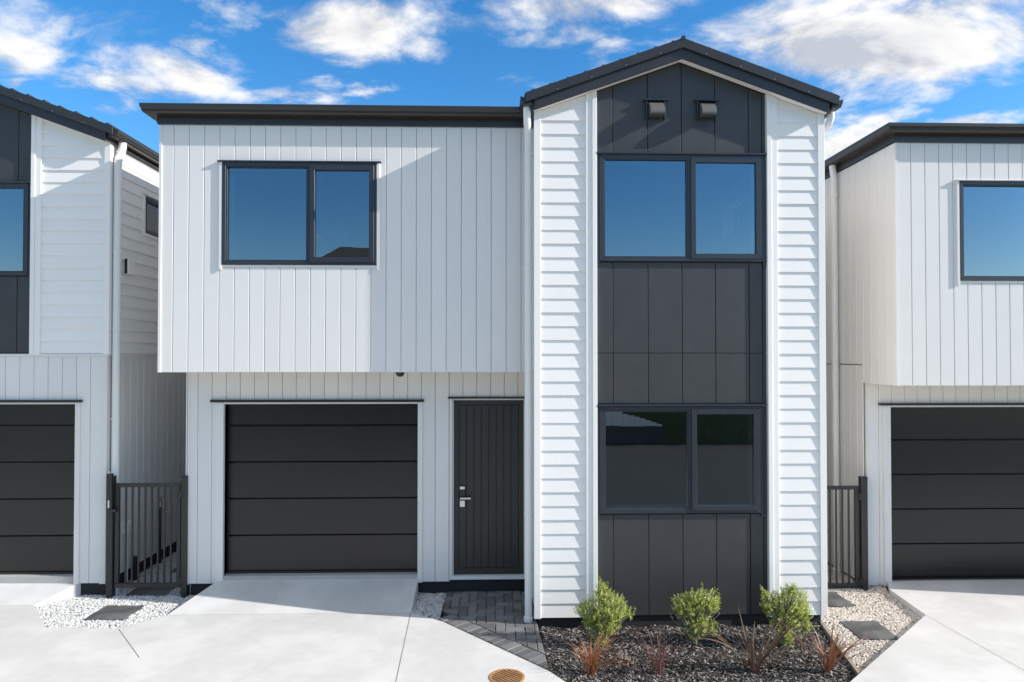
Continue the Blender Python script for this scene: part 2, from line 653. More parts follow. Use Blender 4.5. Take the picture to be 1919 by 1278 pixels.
def ring(mb, fr, u0, u1, v0, v1, t_, w0, w1, ch=0.003):
    """four mitred bars round a rectangle"""
    a = [(u0, v0), (u1, v0), (u1, v1), (u0, v1)]
    b = [(u0 + t_, v0 + t_), (u1 - t_, v0 + t_), (u1 - t_, v1 - t_), (u0 + t_, v1 - t_)]
    for i in range(4):
        j = (i + 1) % 4
        mb.slab(fr, [a[i], a[j], b[j], b[i]], w0, w1, ch)


def window(fr, u0, u1, v0, v1, split, parent, opens='right', label=None, wout=0.055, liner=True):
    """aluminium window: outer frame, mullion, one opening sash, two panes; white reveal behind"""
    f = MB()
    ring(f, fr, u0, u1, v0, v1, 0.042, -0.07, wout)
    if split:
        f.rect(fr, split - 0.022, split + 0.022, v0 + 0.042, v1 - 0.042, -0.07, wout - 0.004, 0.003)
    wo = f.build('window', M_frame, parent)
    if label:
        wo['label'] = label
    cells = [(u0 + 0.042, split - 0.022), (split + 0.022, u1 - 0.042)] if split else [(u0 + 0.042, u1 - 0.042)]
    for i, (a, b) in enumerate(cells):
        c, d = v0 + 0.042, v1 - 0.042
        if split and ((opens == 'right' and i == 1) or (opens == 'left' and i == 0)):
            s = MB()
            ring(s, fr, a - 0.012, b + 0.012, c - 0.012, d + 0.012, 0.055, -0.01, wout + 0.012)
            s.build('sash', M_frame, wo)
            a, b, c, d = a + 0.043, b - 0.043, c + 0.043, d - 0.043
            wp = 0.018
        else:
            s = MB()
            ring(s, fr, a, b, c, d, 0.014, -0.02, 0.028, 0.002)
            s.build('glazing_bead', M_frame, wo)
            a, b, c, d = a + 0.014, b - 0.014, c + 0.014, d - 0.014
            wp = 0.0
        MB().rect(fr, a - 0.004, b + 0.004, c - 0.004, d + 0.004, wp - 0.006, wp).build('pane', M_glass, wo)
    if liner:
        l = MB()
        ring(l, fr, u0 + 0.02, u1 - 0.02, v0 + 0.02, v1 - 0.02, 0.02, -0.24, -0.075, 0)
        l.build('reveal', M_white, wo)
    return wo


GUT = [(0.0, 0.0), (0.095, 0.0), (0.112, 0.014), (0.118, 0.040), (0.130, 0.062), (0.132, 0.098), (0.120, 0.104),
       (0.116, 0.092), (0.004, 0.085)]


def gutter(path, z, parent, k=1.0):
    return MB().sweep(path, [(o_ * k, z + dz_ * k) for o_, dz_ in GUT]).build('gutter', M_roof, parent)


def fascia(path, z0, z1, parent, t_=0.03):
    return MB().sweep(path, [(0, z0), (t_, z0), (t_, z1), (0, z1)]).build('fascia', M_roof, parent)


def downpipe(pts, parent, r=0.041, brackets=(), wallx=None, collar=None):
    fine = []
    P = [Vector(p) for p in pts]
    for i, p in enumerate(P):
        if 0 < i < len(P) - 1:
            a = (P[i - 1] - p).normalized()
            b = (P[i + 1] - p).normalized()
            for s in (1, 0.5, 0):
                fine.append(p + a * 0.04 * s + b * 0.04 * (1 - s))
        else:
            fine.append(p)
    d = MB().tube(fine, r, 18).build('downpipe', M_pvc, parent, smooth=True)
    lo = P[-1]
    for z in brackets:
        b = MB().tube([(lo.x, lo.y, z - 0.012), (lo.x, lo.y, z + 0.012)], r + 0.006, 18)
        if wallx is not None:
            x0, x1 = sorted((lo.x, wallx))
            b.box(x0, x1, lo.y - 0.012, lo.y + 0.012, z - 0.010, z + 0.010)
        b.build('bracket', M_pvc, d)
    if collar:
        MB().tube([(lo.x, lo.y, collar - 0.05), (lo.x, lo.y, collar), (lo.x, lo.y, collar + 0.006)],
                  [r + 0.012, r + 0.012, r + 0.002], 18).build('collar', M_pvc, d)
    return d


def garage_door(x0, x1, y, z0, z1, parent, tops):
    """sectional door: five wide panels, a recess line between each"""
    root = MB()
    root.box(x0 - 0.02, x1 + 0.02, y + 0.045, y + 0.06, z0, z1 + 0.1)
    door = root.build('garage_door', M_black, parent)
    fr = front(y)
    lines = [z0 + 0.012] + tops + [z1 + 0.08]
    for a, b in zip(lines, lines[1:]):
        mb = MB()
        prof = [(-0.04, a + 0.003), (-0.012, a + 0.003), (0.0, a + 0.014), (0.0, b - 0.016), (-0.007, b - 0.005), (-0.04, b - 0.005)]
        vv = [fr(x0, v, d_) for d_, v in prof] + [fr(x1, v, d_) for d_, v in prof]
        n = len(prof)
        ff = [tuple(range(n)), tuple(range(2 * n - 1, n - 1, -1))] + [(i, (i + 1) % n, n + (i + 1) % n, n + i) for i in range(n)]
        mb.add(vv, ff)
        mb.build('door_panel', M_garage, door)
    MB().box(x0, x1, y - 0.006, y + 0.03, z0 - 0.012, z0 + 0.014).build('weather_seal', M_black, door)
    return door


def head_flashing(fr, u0, u1, v, parent, w1=0.06, m=None, t_=0.028):
    return MB().slab(fr, [(u0, v), (u1, v), (u1, v + t_), (u0, v + t_)], -0.01, w1, 0.004).build('head_flashing', m or M_black, parent)


SL = 0.358   # slope of the gables


def gable(root, xa, yw, z0, zap, pl, pr, joints, breaks, wins, dz, side_right=True, side_left=True, yback=16.0,
          vents=False, side_holes=(), zbody=None, left_to=None, bphase=0.0, left_z0=None):
    """gabled tower front: white weatherboard columns either side of dark sheet panels, barges and roof"""
    H = 1.585
    xl, xr = xa - H, xa + H
    fr = front(yw)
    zr = lambda x: zap - SL * abs(x - xa)
    cl = [(-SL, 1, zap - SL * xa), (SL, 1, zap + SL * xa)]          # below both rakes
    cl_w = [(a, b, c - 0.004) for a, b, c in cl]
    holes = [(u0 + 0.01, u1 - 0.01, v0 + 0.01, v1 - 0.01) for (u0, u1, v0, v1, s) in wins]
    wall('framing_wall', front(yw + 0.02), xl + 0.02, xr - 0.02, z0 + 0.02, zap, -0.14, -0.002, holes, M_plaster, root, cl_w)
    # weatherboards
    tw = 0.12
    hboards(fr, xl + 0.055, pl - tw + 0.012, z0, zap, M_white, root, clips=cl_w, phase=z0 + bphase, jit=0.0012)
    hboards(fr, pr + tw - 0.012, xr - 0.055, z0, zap, M_white, root, clips=cl_w, phase=z0 + bphase, jit=0.0012)
    # corner boards and the stepped trims beside the dark panels
    for (a, b, w1) in ((xl - 0.018, xl + 0.055, 0.030), (xr - 0.055, xr + 0.018, 0.030)):
        poly = [(a, z0 - 0.01), (b, z0 - 0.01), (b, zap), (a, zap)]
        for k in cl_w:
            poly = clip(poly, *k)
        MB().slab(fr, poly, -0.02, w1, 0.003).build('corner_board', M_white, root)
    for (a, b, c, d_) in ((pl - tw, pl - 0.05, pl - 0.05, pl), (pr + 0.05, pr + tw, pr, pr + 0.05)):
        for (p, q_, w1) in ((a, b, 0.036), (c, d_, 0.046)):
            poly = [(p, z0 - 0.01), (q_, z0 - 0.01), (q_, zap), (p, zap)]
            for k in cl_w:
                poly = clip(poly, *k)
            MB().slab(fr, poly, -0.02, w1, 0.003).build('trim_board', M_white, root)
    # dark panels
    xs = [pl] + joints + [pr]
    zs = [z0 + 0.004] + breaks + [zap]
    for a, b in zip(xs, xs[1:]):
        for c, d_ in zip(zs, zs[1:]):
            for (p, q_, lo, hi) in rects_minus(a, b, c, d_, [(u0, u1, v0 - 0.005, v1 + 0.01) for (u0, u1, v0, v1, s) in wins]):
                if q_ - p < 0.03 or hi - lo < 0.03:
                    continue
                poly = [(p + 0.004, lo + 0.003), (q_ - 0.004, lo + 0.003), (q_ - 0.004, hi - 0.003), (p + 0.004, hi - 0.003)]
                for k in cl_w:
                    poly = clip(poly, *k)
                if len(poly) >= 3:
                    MB().slab(fr, poly, -0.015, 0.0, 0.003).build('cladding_panel', M_panel, root)
    wl = MB()
    poly = [(pl, z0), (pr, z0), (pr, zap), (pl, zap)]
    for (p, q_, lo, hi) in rects_minus(pl, pr, z0, zap, holes):
        po = [(p, lo), (q_, lo), (q_, hi), (p, hi)]
        for k in cl_w:
            po = clip(po, *k)
        if len(po) >= 3:
            wl.slab(fr, po, -0.019, -0.014)
    wl.build('panel_backing', M_black, root)
    # windows with their flashings and dark side trims
    for (u0, u1, v0, v1, s) in wins:
        window(fr, u0 + 0.035, u1 - 0.035, v0, v1 - 0.02, s, root, wout=0.03)
        head_flashing(fr, u0 - 0.004, u1 + 0.004, v1 - 0.018, root, 0.05, M_frame, 0.020)
        for a in (u0 + 0.002, u1 - 0.034):
            MB().rect(fr, a, a + 0.032, v0 - 0.05, v1 - 0.022, -0.012, 0.018, 0.002).build('window_trim', M_frame, root)
    # soffit lining, fascia and barge cap, one of each per slope
    for s in (-1, 1):
        xe = xa + s * (H + 0.02)
        def quad(x0, x1, lo0, hi0, ya, yb_, name, m):
            # follows the rake: lo0 / hi0 are offsets above the panel rake line
            fq = front(0)
            pts = [(x0, zap - SL * abs(x0 - xa) + lo0), (x1, zap - SL * abs(x1 - xa) + lo0),
                   (x1, zap - SL * abs(x1 - xa) + hi0), (x0, zap - SL * abs(x0 - xa) + hi0)]
            return MB().slab(fq, pts, -yb_, -ya, 0.002).build(name, m, root)
        quad(xa, xe, 0.0, 0.02, yw - 0.122, yw - 0.01, 'soffit', M_white)
        quad(xa, xe, -0.016, 0.105, yw - 0.142, yw - 0.120, 'fascia', M_roof)
        quad(xa, xa + s * (H + 0.115), 0.094, 0.196, yw - 0.172, yw - 0.145, 'barge_cap', M_roof)
        x1 = xa + s * (H + 0.125)
        za, zb = zap + 0.175, zap - SL * (H + 0.125) + 0.175
        r_ = MB()
        r_.add([(xa, yw - 0.165, za), (x1, yw - 0.165, zb), (x1, yback, zb), (xa, yback, za),
                (xa, yw - 0.165, za + 0.016), (x1, yw - 0.165, zb + 0.016), (x1, yback, zb + 0.016), (xa, yback, za + 0.016)],
               [(0, 1, 2, 3), (4, 5, 6, 7), (0, 1, 5, 4), (1, 2, 6, 5), (2, 3, 7, 6), (3, 0, 4, 7)])
        for k in range(9):           # standing ribs of the long-run steel
            x = xa + s * (0.10 + 0.19 * k)
            z = zap + 0.19 - SL * abs(x - xa)
            r_.box(x - 0.015, x + 0.015, yw - 0.14, yback, z - 0.01, z + 0.024)
        rf = r_.build('roof', M_roof, root)
        for k in range(4):
            x = xa + s * (0.25 + 0.37 * k)
            z = zap - SL * abs(x - xa) + 0.110
            MB().tube([(x, yw - 0.180, z), (x, yw - 0.17, z)], 0.006, 6).build('screw', M_steel, rf)
        zf = zap - SL * H
        if s < 0:
            fascia([(xl - 0.02, yback), (xl - 0.02, yw - 0.11)][::-1], zf - 0.01, zf + 0.14, root)
            gutter([(xl - 0.05, yw - 0.14), (xl - 0.05, yback)][::-1] if False else [(xl - 0.05, yback), (xl - 0.05, yw - 0.14)][::-1], zf + 0.03, root, 0.92)
        else:
            fascia([(xr + 0.02, yback), (xr + 0.02, yw - 0.11)], zf - 0.01, zf + 0.14, root)
            gutter([(xr + 0.05, yback), (xr + 0.05, yw - 0.14)], zf + 0.03, root, 0.92)
    rid = MB().tube([(xa, yw - 0.178, zap + 0.196), (xa, yback, zap + 0.196)], 0.024, 10).build('ridge_cap', M_roof, root, smooth=True)
    if vents:
        for vx in vents:
            zc = 5.43
            h = MB()
            h.rect(fr, vx - 0.135, vx + 0.135, zc + 0.088, zc + 0.108, -0.005, 0.05, 0.002)
            for a in (vx - 0.108, vx + 0.092):
                h.rect(fr, a, a + 0.016, zc - 0.115, zc + 0.088, -0.005, 0.040, 0.002)
            hood = h.build('vent_hood', M_frame, root)
            prof = []
            for k in range(9):
                t_ = k / 8
                prof.append((0.015 + 0.125 * math.sin(t_ * math.pi / 2), zc + 0.072 - 0.145 * t_ ** 1.25))
            prof += [(0.128, zc - 0.088), (0.0, zc - 0.080)]
            n = len(prof)
            c = MB()
            c.add([fr(vx - 0.078, z, d_) for d_, z in prof] + [fr(vx + 0.078, z, d_) for d_, z in prof],
                  [tuple(range(n)), tuple(range(2 * n - 1, n - 1, -1))] + [(i, (i + 1) % n, n + (i + 1) % n, n + i) for i in range(n)])
            c.build('cowl', M_hood, hood)
            g_ = MB()
            for k in range(8):
                u = vx - 0.072 + k * 0.0195
                g_.rect(fr, u, u + 0.006, zc - 0.094, zc - 0.074, 0.03, 0.13)
            g_.build('grille', M_hood, hood)
    return xl, xr, zap - SL * H


HOUSES = {}


def townhouse(name, label, P):
    """box over a recessed garage and door, with a gabled tower on its right"""
    X0, XT, yb, yg, zb0, zb1, fl = P['X0'], P['XT'], P['yb'], P['yg'], P['zb0'], P['zb1'], P['fl']
    root = thing(name, ((X0 + XT) / 2, yg, fl), label, 'house')
    yback = 16.0
    fb, fg = front(yb), front(yg)
    # ---- upper box
    wu0, wu1, wv0, wv1, ws = P['win']
    hole = (wu0 + 0.012, wu1 - 0.012, wv0 + 0.012, wv1 - 0.012)
    wall('framing_wall', front(yb + 0.02), X0 + 0.02, XT + 0.3, zb0 + 0.01, zb1 + 0.15, -0.14, -0.02 + 0.022, [hole], M_grey, root)
    vboards(fb, X0, XT + 0.02, zb0, zb1, [(wu0 - 0.004, wu1 + 0.004, wv0 - 0.03, wv1 + 0.004)], P['ph'], M_grey, root)
    MB().box(X0 - 0.016, X0 + 0.012, yb - 0.030, yb + 0.02, zb0 - 0.004, zb1).build('corner_board', M_grey, root)
    MB().box(X0, XT + 0.3, yb - 0.012, yb + 0.01, zb1 - 0.012, zb1 + 0.012).build('trim_board', M_grey, root)
    # window trims
    window(fb, wu0, wu1, wv0, wv1, ws, root, wout=0.042)
    for a, b in ((wu0 - 0.034, wu0 - 0.001), (wu1 + 0.001, wu1 + 0.034)):
        MB().rect(fb, a, b, wv0 - 0.055, wv1, 0.0, 0.040, 0.003).build('window_trim', M_grey, root)
    MB().rect(fb, wu0 - 0.005, wu1 + 0.005, wv0 - 0.028, wv0 - 0.001, 0.0, 0.030, 0.003).build('sill', M_grey, root)
    head_flashing(fb, wu0 - 0.05, wu1 + 0.05, wv1 + 0.001, root, 0.058, P.get('flash', M_frame), 0.014)
    # side of the box and of the storey below, flush with each other
    wall('framing_wall', left(X0 + 0.02), yb + 0.14, yback, zb0 + 0.01, zb1 + 0.15, -0.12, 0.004, [], M_grey, root)
    wall('framing_wall', left(X0 + 0.03), yg + 0.1, yback, fl, zb0 + 0.01, -0.12, 0.004, [], M_grey, root)
    ysp = yg
    vboards(left(X0), yb - 0.01, ysp, zb0, zb1, [], yb, M_grey, root)
    vboards(left(X0), ysp, yback, zb0 + 0.245, zb1, [], yb, M_grey, root)
    vboards(left(X0), yg, yback, fl - 0.03, zb0 + 0.235, [], yb, M_grey, root)
    MB().box(X0 - 0.026, X0 + 0.01, ysp, yback, zb0 + 0.236, zb0 + 0.243).build('flashing', M_black, root)
    # soffit
    MB().box(X0 + 0.005, XT + 0.3, yb - 0.012, yg + 0.05, zb0 - 0.004, zb0 + 0.012).build('soffit', M_grey, root)
    # ---- ground floor front
    g0, g1, gz0, gz1 = P['gar']
    d0, d1, dz0, dz1 = P['door']
    holes = [(g0 - 0.03, g1 + 0.03, fl - 1, gz1 + 0.03), (d0, d1, fl - 1, dz1)]
    wall('framing_wall', front(yg + 0.02), X0 + 0.04, XT + 0.3, fl - 0.03, zb0 + 0.01, -0.12, 0.004,
         [(g0, g1, fl - 1, gz1), (d0 + 0.02, d1 - 0.02, fl - 1, dz1 - 0.02)], M_grey, root)
    vboards(fg, X0 + 0.03, XT + 0.02, fl - 0.04, zb0 - 0.006, [(g0 - 0.09, g1 + 0.055, fl - 1, gz1 + 0.03), (d0 - 0.03, d1 + 0.025, fl - 1, dz1 + 0.01)], P['ph2'], M_grey, root)
    MB().box(X0 + 0.014, X0 + 0.034, yg - 0.026, yg + 0.02, fl - 0.05, zb0 - 0.006).build('corner_board', M_grey, root)
    tj = MB()
    tj.rect(fg, g0 - 0.095, g0 - 0.0, fl - 0.05, gz1 + 0.022, -0.10, 0.034, 0.003)
    tj.build('door_jamb', M_grey, root)
    tj = MB()
    tj.rect(fg, g1 + 0.0, g1 + 0.06, fl - 0.05, gz1 + 0.022, -0.10, 0.034, 0.003)
    tj.build('door_jamb', M_grey, root)
    MB().rect(fg, g0 - 0.0, g1 + 0.0, gz1, gz1 + 0.022, -0.10, 0.030, 0.002).build('door_jamb', M_grey, root)
    head_flashing(fg, g0 - 0.155, g1 + 0.075, gz1 + 0.024, root, 0.062, M_black, 0.03)
    garage_door(g0, g1, yg + 0.085, gz0, gz1, root, P['tops'])
    MB().box(g0, g1, yg - 0.02, yg + 0.14, fl - 0.2, gz0 - 0.014).build('threshold', M_concs, root)
    # front door
    fd = front(yg + 0.035)
    jb = MB()
    jb.rect(fg, d0 - 0.028, d0 + 0.004, dz0 - 0.055, dz1, -0.07, 0.030, 0.003)
    jb.rect(fg, d1 - 0.004, d1 + 0.024, dz0 - 0.055, dz1, -0.07, 0.030, 0.003)
    jb.build('door_frame', M_grey, root)
    head_flashing(fg, d0 - 0.05, d1 + 0.03, dz1 + 0.002, root, 0.05, M_black, 0.022)
    MB().box(d0 + 0.004, d1 - 0.004, yg - 0.03, yg + 0.07, dz0 - 0.052, dz0 - 0.012).build('sill', M_pvc, root)
    dm = MB()
    ring(dm, fd, d0 + 0.006, d1 - 0.006, dz0 - 0.008, dz1 - 0.004, 0.075, -0.04, 0.0, 0.002)
    dm.rect(fd, d0 + 0.05, d1 - 0.05, dz0 + 0.05, dz1 - 0.05, -0.03, -0.012)
    door = dm.build('front_door', M_door, root)
    nb = 8
    a, b = d0 + 0.083, d1 - 0.083
    for k in range(nb):
        u0, u1 = a + (b - a) * k / nb, a + (b - a) * (k + 1) / nb
        MB().rect(fd, u0 + 0.002, u1 - 0.002, dz0 + 0.07, dz1 - 0.082, -0.012, -0.003, 0.004).build('plank', M_door, door)
    lx = d0 + 0.125
    lz = dz0 + 0.96
    l = MB()
    l.rect(fd, lx - 0.032, lx + 0.032, lz - 0.02, lz + 0.125, 0.0, 0.022, 0.004)
    l.build('keypad_lock', M_black, door)
    MB().rect(fd, lx - 0.030, lx + 0.030, lz + 0.085, lz + 0.120, 0.022, 0.026, 0.001).build('lock_plate', M_steel, door)
    MB().rect(fd, lx - 0.032, lx + 0.032, lz - 0.135, lz - 0.055, 0.0, 0.014, 0.003).build('lock_plate', M_steel, door)
    hd = MB()
    hd.tube([fd(lx - 0.002, lz - 0.022, 0.0), fd(lx - 0.002, lz - 0.022, 0.05)], 0.011, 10)
    hd.rect(fd, lx - 0.028, lx + 0.108, lz - 0.034, lz - 0.010, 0.045, 0.062, 0.004)
    hd.build('handle', M_steel, door)
    # plinth
    MB().box(X0 + 0.05, g0 - 0.06, yg + 0.012, yg + 0.2, fl - 0.35, fl - 0.03).build('plinth', M_plinth, root)
    MB().box(g1 + 0.02, XT + 0.3, yg + 0.012, yg + 0.2, fl - 0.35, fl - 0.03).build('plinth', M_plinth, root)
    MB().box(X0 + 0.05, X0 + 0.2, yg + 0.2, yback, fl - 0.35, fl - 0.02).build('plinth', M_plinth, root)
    # ---- eaves
    zf0 = zb1 + 0.012
    path = [(XT - 0.02, yb - 0.005), (X0 - 0.005, yb - 0.005), (X0 - 0.005, yback)]
    fascia(path, zf0, zf0 + 0.155, root, 0.034)
    path = [(XT - 0.02, yb - 0.039), (X0 - 0.039, yb - 0.039), (X0 - 0.039, yback)]
    gutter(path, zf0 + 0.085, root)
    zt = zf0 + 0.185
    xe, ye = X0 - 0.145, yb - 0.135
    rf = MB()
    run = 2.2
    zr = zt + 0.30 * run
    v_ = [(xe, ye, zt), (XT + 0.4, ye, zt), (XT + 0.4, ye + run, zr), (xe + run, ye + run, zr), (xe, yback, zt), (xe + run, yback, zr), (XT + 0.4, yback, zr)]
    f_ = [(0, 1, 2, 3), (0, 3, 5, 4), (3, 2, 6, 5)]
    rf.add(v_ + [(x, y, z + 0.012) for x, y, z in v_], f_ + [tuple(i + 7 for i in f) for f in f_] + [(0, 1, 8, 7), (0, 4, 11, 7)])
    rf.build('roof', M_roof, root)
    # ---- interior shell
    xr_ = P['xa'] + 1.585
    MB().box(X0 + 0.14, xr_ - 0.13, yb + 0.2, 12.0, zb0 + 0.06, zb0 + 0.22).build('floor', M_plaster, root)
    MB().box(X0 + 0.14, xr_ - 0.13, yb + 0.2, 12.0, zb1 - 0.12, zb1 - 0.05).build('ceiling', M_plaster, root)
    MB().box(X0 + 0.14, xr_ - 0.13, 11.9, 12.0, fl, zb1 - 0.05).build('interior_wall', M_plaster, root)
    MB().box(XT + 0.02, XT + 0.1, yb + 0.2, 12.0, fl, zb1 - 0.05).build('interior_wall', M_plaster, root)
    # ---- tower
    return root


def tower_body(root, xa, yw, z0, zap, xl, xr, zeave, yback, hole_r=None, fl=0.0):
    hr = [hole_r] if hole_r else []
    wall('framing_wall', right(xr - 0.03), yw + 0.12, yback, z0 + 0.02, zeave + 0.06, -0.12, 0.006, hr, M_plaster, root)
    hb = [(hole_r[0] - 0.02, hole_r[1] + 0.02, hole_r[2] - 0.03, hole_r[3] + 0.02)] if hole_r else []
    hboards(right(xr - 0.022), yw + 0.06, yback, z0, zeave, M_white, root, holes=hb)
    MB().box(xr - 0.03, xr + 0.012, yw - 0.02, yw + 0.06, z0 - 0.01, zeave).build('corner_board', M_white, root)
    wall('framing_wall', left(xl + 0.03), yw + 0.12, yback, z0 + 0.02, zeave + 0.06, -0.12, 0.006, [], M_plaster, root)
    hboards(left(xl + 0.022), yw + 0.06, yw + 1.2, z0, zeave, M_white, root)
    MB().box(xl - 0.012, xl + 0.03, yw - 0.02, yw + 0.06, z0 - 0.01, zeave).build('corner_board', M_white, root)
    MB().box(xl + 0.03, xr - 0.03, yw + 0.03, yw + 0.2, z0 - 0.4, z0 + 0.01).build('plinth', M_plinth, root)
    MB().box(xr - 0.2, xr - 0.035, yw + 0.2, yback, z0 - 0.4, z0 + 0.01).build('plinth', M_plinth, root)


def full_house(name, label, P):
    root = townhouse(name, label, P)
    dx, dy, dz_ = P['d']
    xa, yw = P['xa'], 7.42 + dy
    z0, zap = -0.105 + dz_, 5.955 + dz_
    wins = [(1.128 + dx, 2.998 + dx, 3.755 + dz_, 4.945 + dz_, 2.150 + dx), (1.128 + dx, 2.998 + dx, 1.010 + dz_, 2.190 + dz_, 2.150 + dx)]
    wins[1] = (1.128 + dx, 2.960 + dx, 1.010 + dz_, 2.190 + dz_, 2.150 + dx)
    joints = [x + dx for x in (1.308, 1.693, 2.068, 2.438, 2.812)]
    xl, xr, ze = gable(root, xa, yw, z0, zap, 1.127 + dx, 3.000 + dx, joints, [1.0 + dz_, 2.195 + dz_, 2.751 + dz_, 4.95 + dz_], wins, dz_,
                       vents=[1.777 + dx, 2.34 + dx])
    hole = (9.0 + dy, 9.95 + dy, 4.43 + dz_, 4.92 + dz_)
    tower_body(root, xa, yw, z0, zap, xl, xr, ze, 16.0, hole, P['fl'])
    window(right(xr - 0.02), hole[0], hole[1], hole[2], hole[3], None, root, wout=0.03)
    # downpipe in the corner between tower and box
    x, y = xl - 0.075, yw + 0.085
    downpipe([(xl - 0.095, yw - 0.05, ze + 0.05), (xl - 0.095, yw - 0.05, ze - 0.10), (x, y, ze - 0.26), (x, y, -0.22 + dz_)],
             root, 0.041, [4.95 + dz_, 3.7 + dz_, 2.0 + dz_, 1.0 + dz_], xl, -0.13 + dz_)
    x, y = xr + 0.085, yw + 0.12
    downpipe([(x + 0.01, yw - 0.02, ze + 0.05), (x + 0.01, yw - 0.02, ze - 0.08), (xr - 0.0 + 0.04, y + 0.1, ze - 0.22), (xr + 0.04, y + 0.1, -0.2 + dz_)],
             root, 0.038)
    return root


main = full_house('townhouse', 'middle light grey townhouse with white weatherboard gable tower and dark front door', dict(
    X0=-3.735, XT=0.46, yb=7.765, yg=8.46, zb0=2.542, zb1=5.318, fl=-0.005,
    win=(-3.048, -1.318, 3.748, 4.905, -2.076), gar=(-3.288, -0.928, 0.055, 2.135), door=(-0.508, 0.398, 0.03, 2.196),
    tops=[0.053 + 0.452 * k for k in range(1, 5)], ph=-3.594, ph2=-3.434, d=(0, 0, 0), xa=2.045))

righth = full_house('townhouse', 'right-hand light grey townhouse, cut off by the photo edge, behind the stepping stones', dict(
    X0=4.80, XT=9.0, yb=8.0, yg=8.72, zb0=2.372, zb1=5.262, fl=-0.19,
    win=(5.558, 7.29, 3.622, 4.812, 6.55), gar=(5.13, 7.50, -0.185, 2.062), door=(8.0, 8.9, -0.15, 2.05),
    tops=[-0.185 + 0.452 * k for k in range(1, 5)], ph=4.81, ph2=4.81, d=(8.55, 0.245, -0.15), xa=10.595, flash=M_grey))
# right house: downpipe on its shaded side wall
downpipe([(4.70, 9.30, 5.36), (4.70, 9.30, 5.30), (4.72, 9.30, 5.22), (4.72, 9.30, -0.22)], righth, 0.043,
         [4.95, 3.80, 2.62, 1.75, 0.60], 4.80, -0.2)

# ------------------------------------------------------------------ left house
lh = thing('townhouse', (-6.3, 8.5, -0.02), 'left-hand townhouse with dark panel gable, cut off by the left photo edge', 'house')
YL = 8.5
xl, xr, ze = gable(lh, -6.30, YL, 2.752, 5.915, -6.95, -5.645, [-6.57, -6.195, -5.825], [3.70, 4.86],
                   [(-6.95, -5.652, 3.705, 4.852, None)], 0)
fr = front(YL)
# ground floor front
gx0, gx1, gz1 = -7.47, -5.095, 2.135
wall('framing_wall', front(YL + 0.02), -12, xr - 0.03, -0.03, 2.75, -0.12, 0.002, [(gx0, gx1, -1, gz1)], M_grey, lh)
vboards(fr, -9.5, xr - 0.04, -0.04, 2.715, [(gx0 - 0.05, gx1 + 0.055, -1, gz1 + 0.03)], -4.92, M_grey, lh)
MB().rect(fr, -9.5, xr + 0.01, 2.716, 2.748, 0.0, 0.032, 0.003).build('trim_board', M_grey, lh)
MB().rect(fr, xr - 0.075, xr + 0.0, -0.05, 2.715, -0.02, 0.028, 0.003).build('corner_board', M_grey, lh)
MB().rect(fr, gx1, gx1 + 0.062, -0.05, gz1 + 0.022, -0.10, 0.034, 0.003).build('door_jamb', M_grey, lh)
MB().rect(fr, gx0 - 0.062, gx0, -0.05, gz1 + 0.022, -0.10, 0.034, 0.003).build('door_jamb', M_grey, lh)
MB().rect(fr, gx0, gx1, gz1, gz1 + 0.022, -0.10, 0.030, 0.002).build('door_jamb', M_grey, lh)
head_flashing(fr, gx0 - 0.1, gx1 + 0.085, gz1 + 0.024, lh, 0.062, M_black, 0.03)
garage_door(gx0, gx1, YL + 0.085, 0.055, gz1, lh, [0.055 + 0.452 * k for k in range(1, 5)])
MB().box(gx0, gx1, YL - 0.02, YL + 0.14, -0.2, 0.041).build('threshold', M_concs, lh)
MB().box(gx1 + 0.06, xr - 0.02, YL + 0.012, YL + 0.2, -0.35, -0.03).build('plinth', M_plinth, lh)
# side wall on the alley: weatherboards above, vertical boards below
XS = xr - 0.022
wl_hole = (9.34, 10.3, 4.39, 4.88)
wall('framing_wall', right(XS - 0.005), YL + 0.12, 16, -0.03, ze + 0.06, -0.12, 0.006, [wl_hole], M_grey, lh)
hboards(right(XS), YL + 0.06, 16, 2.752, ze + 0.02, M_white, lh, holes=[(9.28, 10.36, 4.36, 4.93)])
MB().box(xr - 0.03, xr + 0.010, YL - 0.02, YL + 0.06, 2.74, ze).build('corner_board', M_white, lh)
vboards(right(XS), YL + 0.02, 16, -0.03, 2.712, [], YL, M_grey, lh)
MB().box(XS, XS + 0.034, YL + 0.03, 16, 2.714, 2.748).build('trim_board', M_grey, lh)
MB().box(XS - 0.15, XS - 0.012, YL + 0.2, 16, -0.35, -0.02).build('plinth', M_plinth, lh)
window(right(XS), wl_hole[0], wl_hole[1], wl_hole[2], wl_hole[3], None, lh, wout=0.035)
rs = right(XS)
for q4 in ((9.28, 9.338, 4.34, 4.92), (10.302, 10.36, 4.34, 4.92), (9.34, 10.30, 4.345, 4.388)):
    MB().rect(rs, *q4, 0.0, 0.034, 0.003).build('window_trim', M_white, lh)
head_flashing(rs, 9.25, 10.4, 4.90, lh, 0.05, M_white, 0.03)
b = MB().rect(rs, 8.84, 9.02, 3.77, 3.97, 0.02, 0.07, 0.012).build('meter_box', M_white, lh)
MB().rect(rs, 8.832, 8.846, 3.775, 3.965, 0.03, 0.06, 0.003).build('cover_strip', M_black, b)
downpipe([(-4.62, 8.60, ze + 0.06), (-4.62, 8.60, ze - 0.06), (-4.655, 8.56, ze - 0.20), (-4.655, 8.56, -0.2)], lh, 0.045,
         [4.0, 3.05, 1.95, 0.9], XS, -0.15)
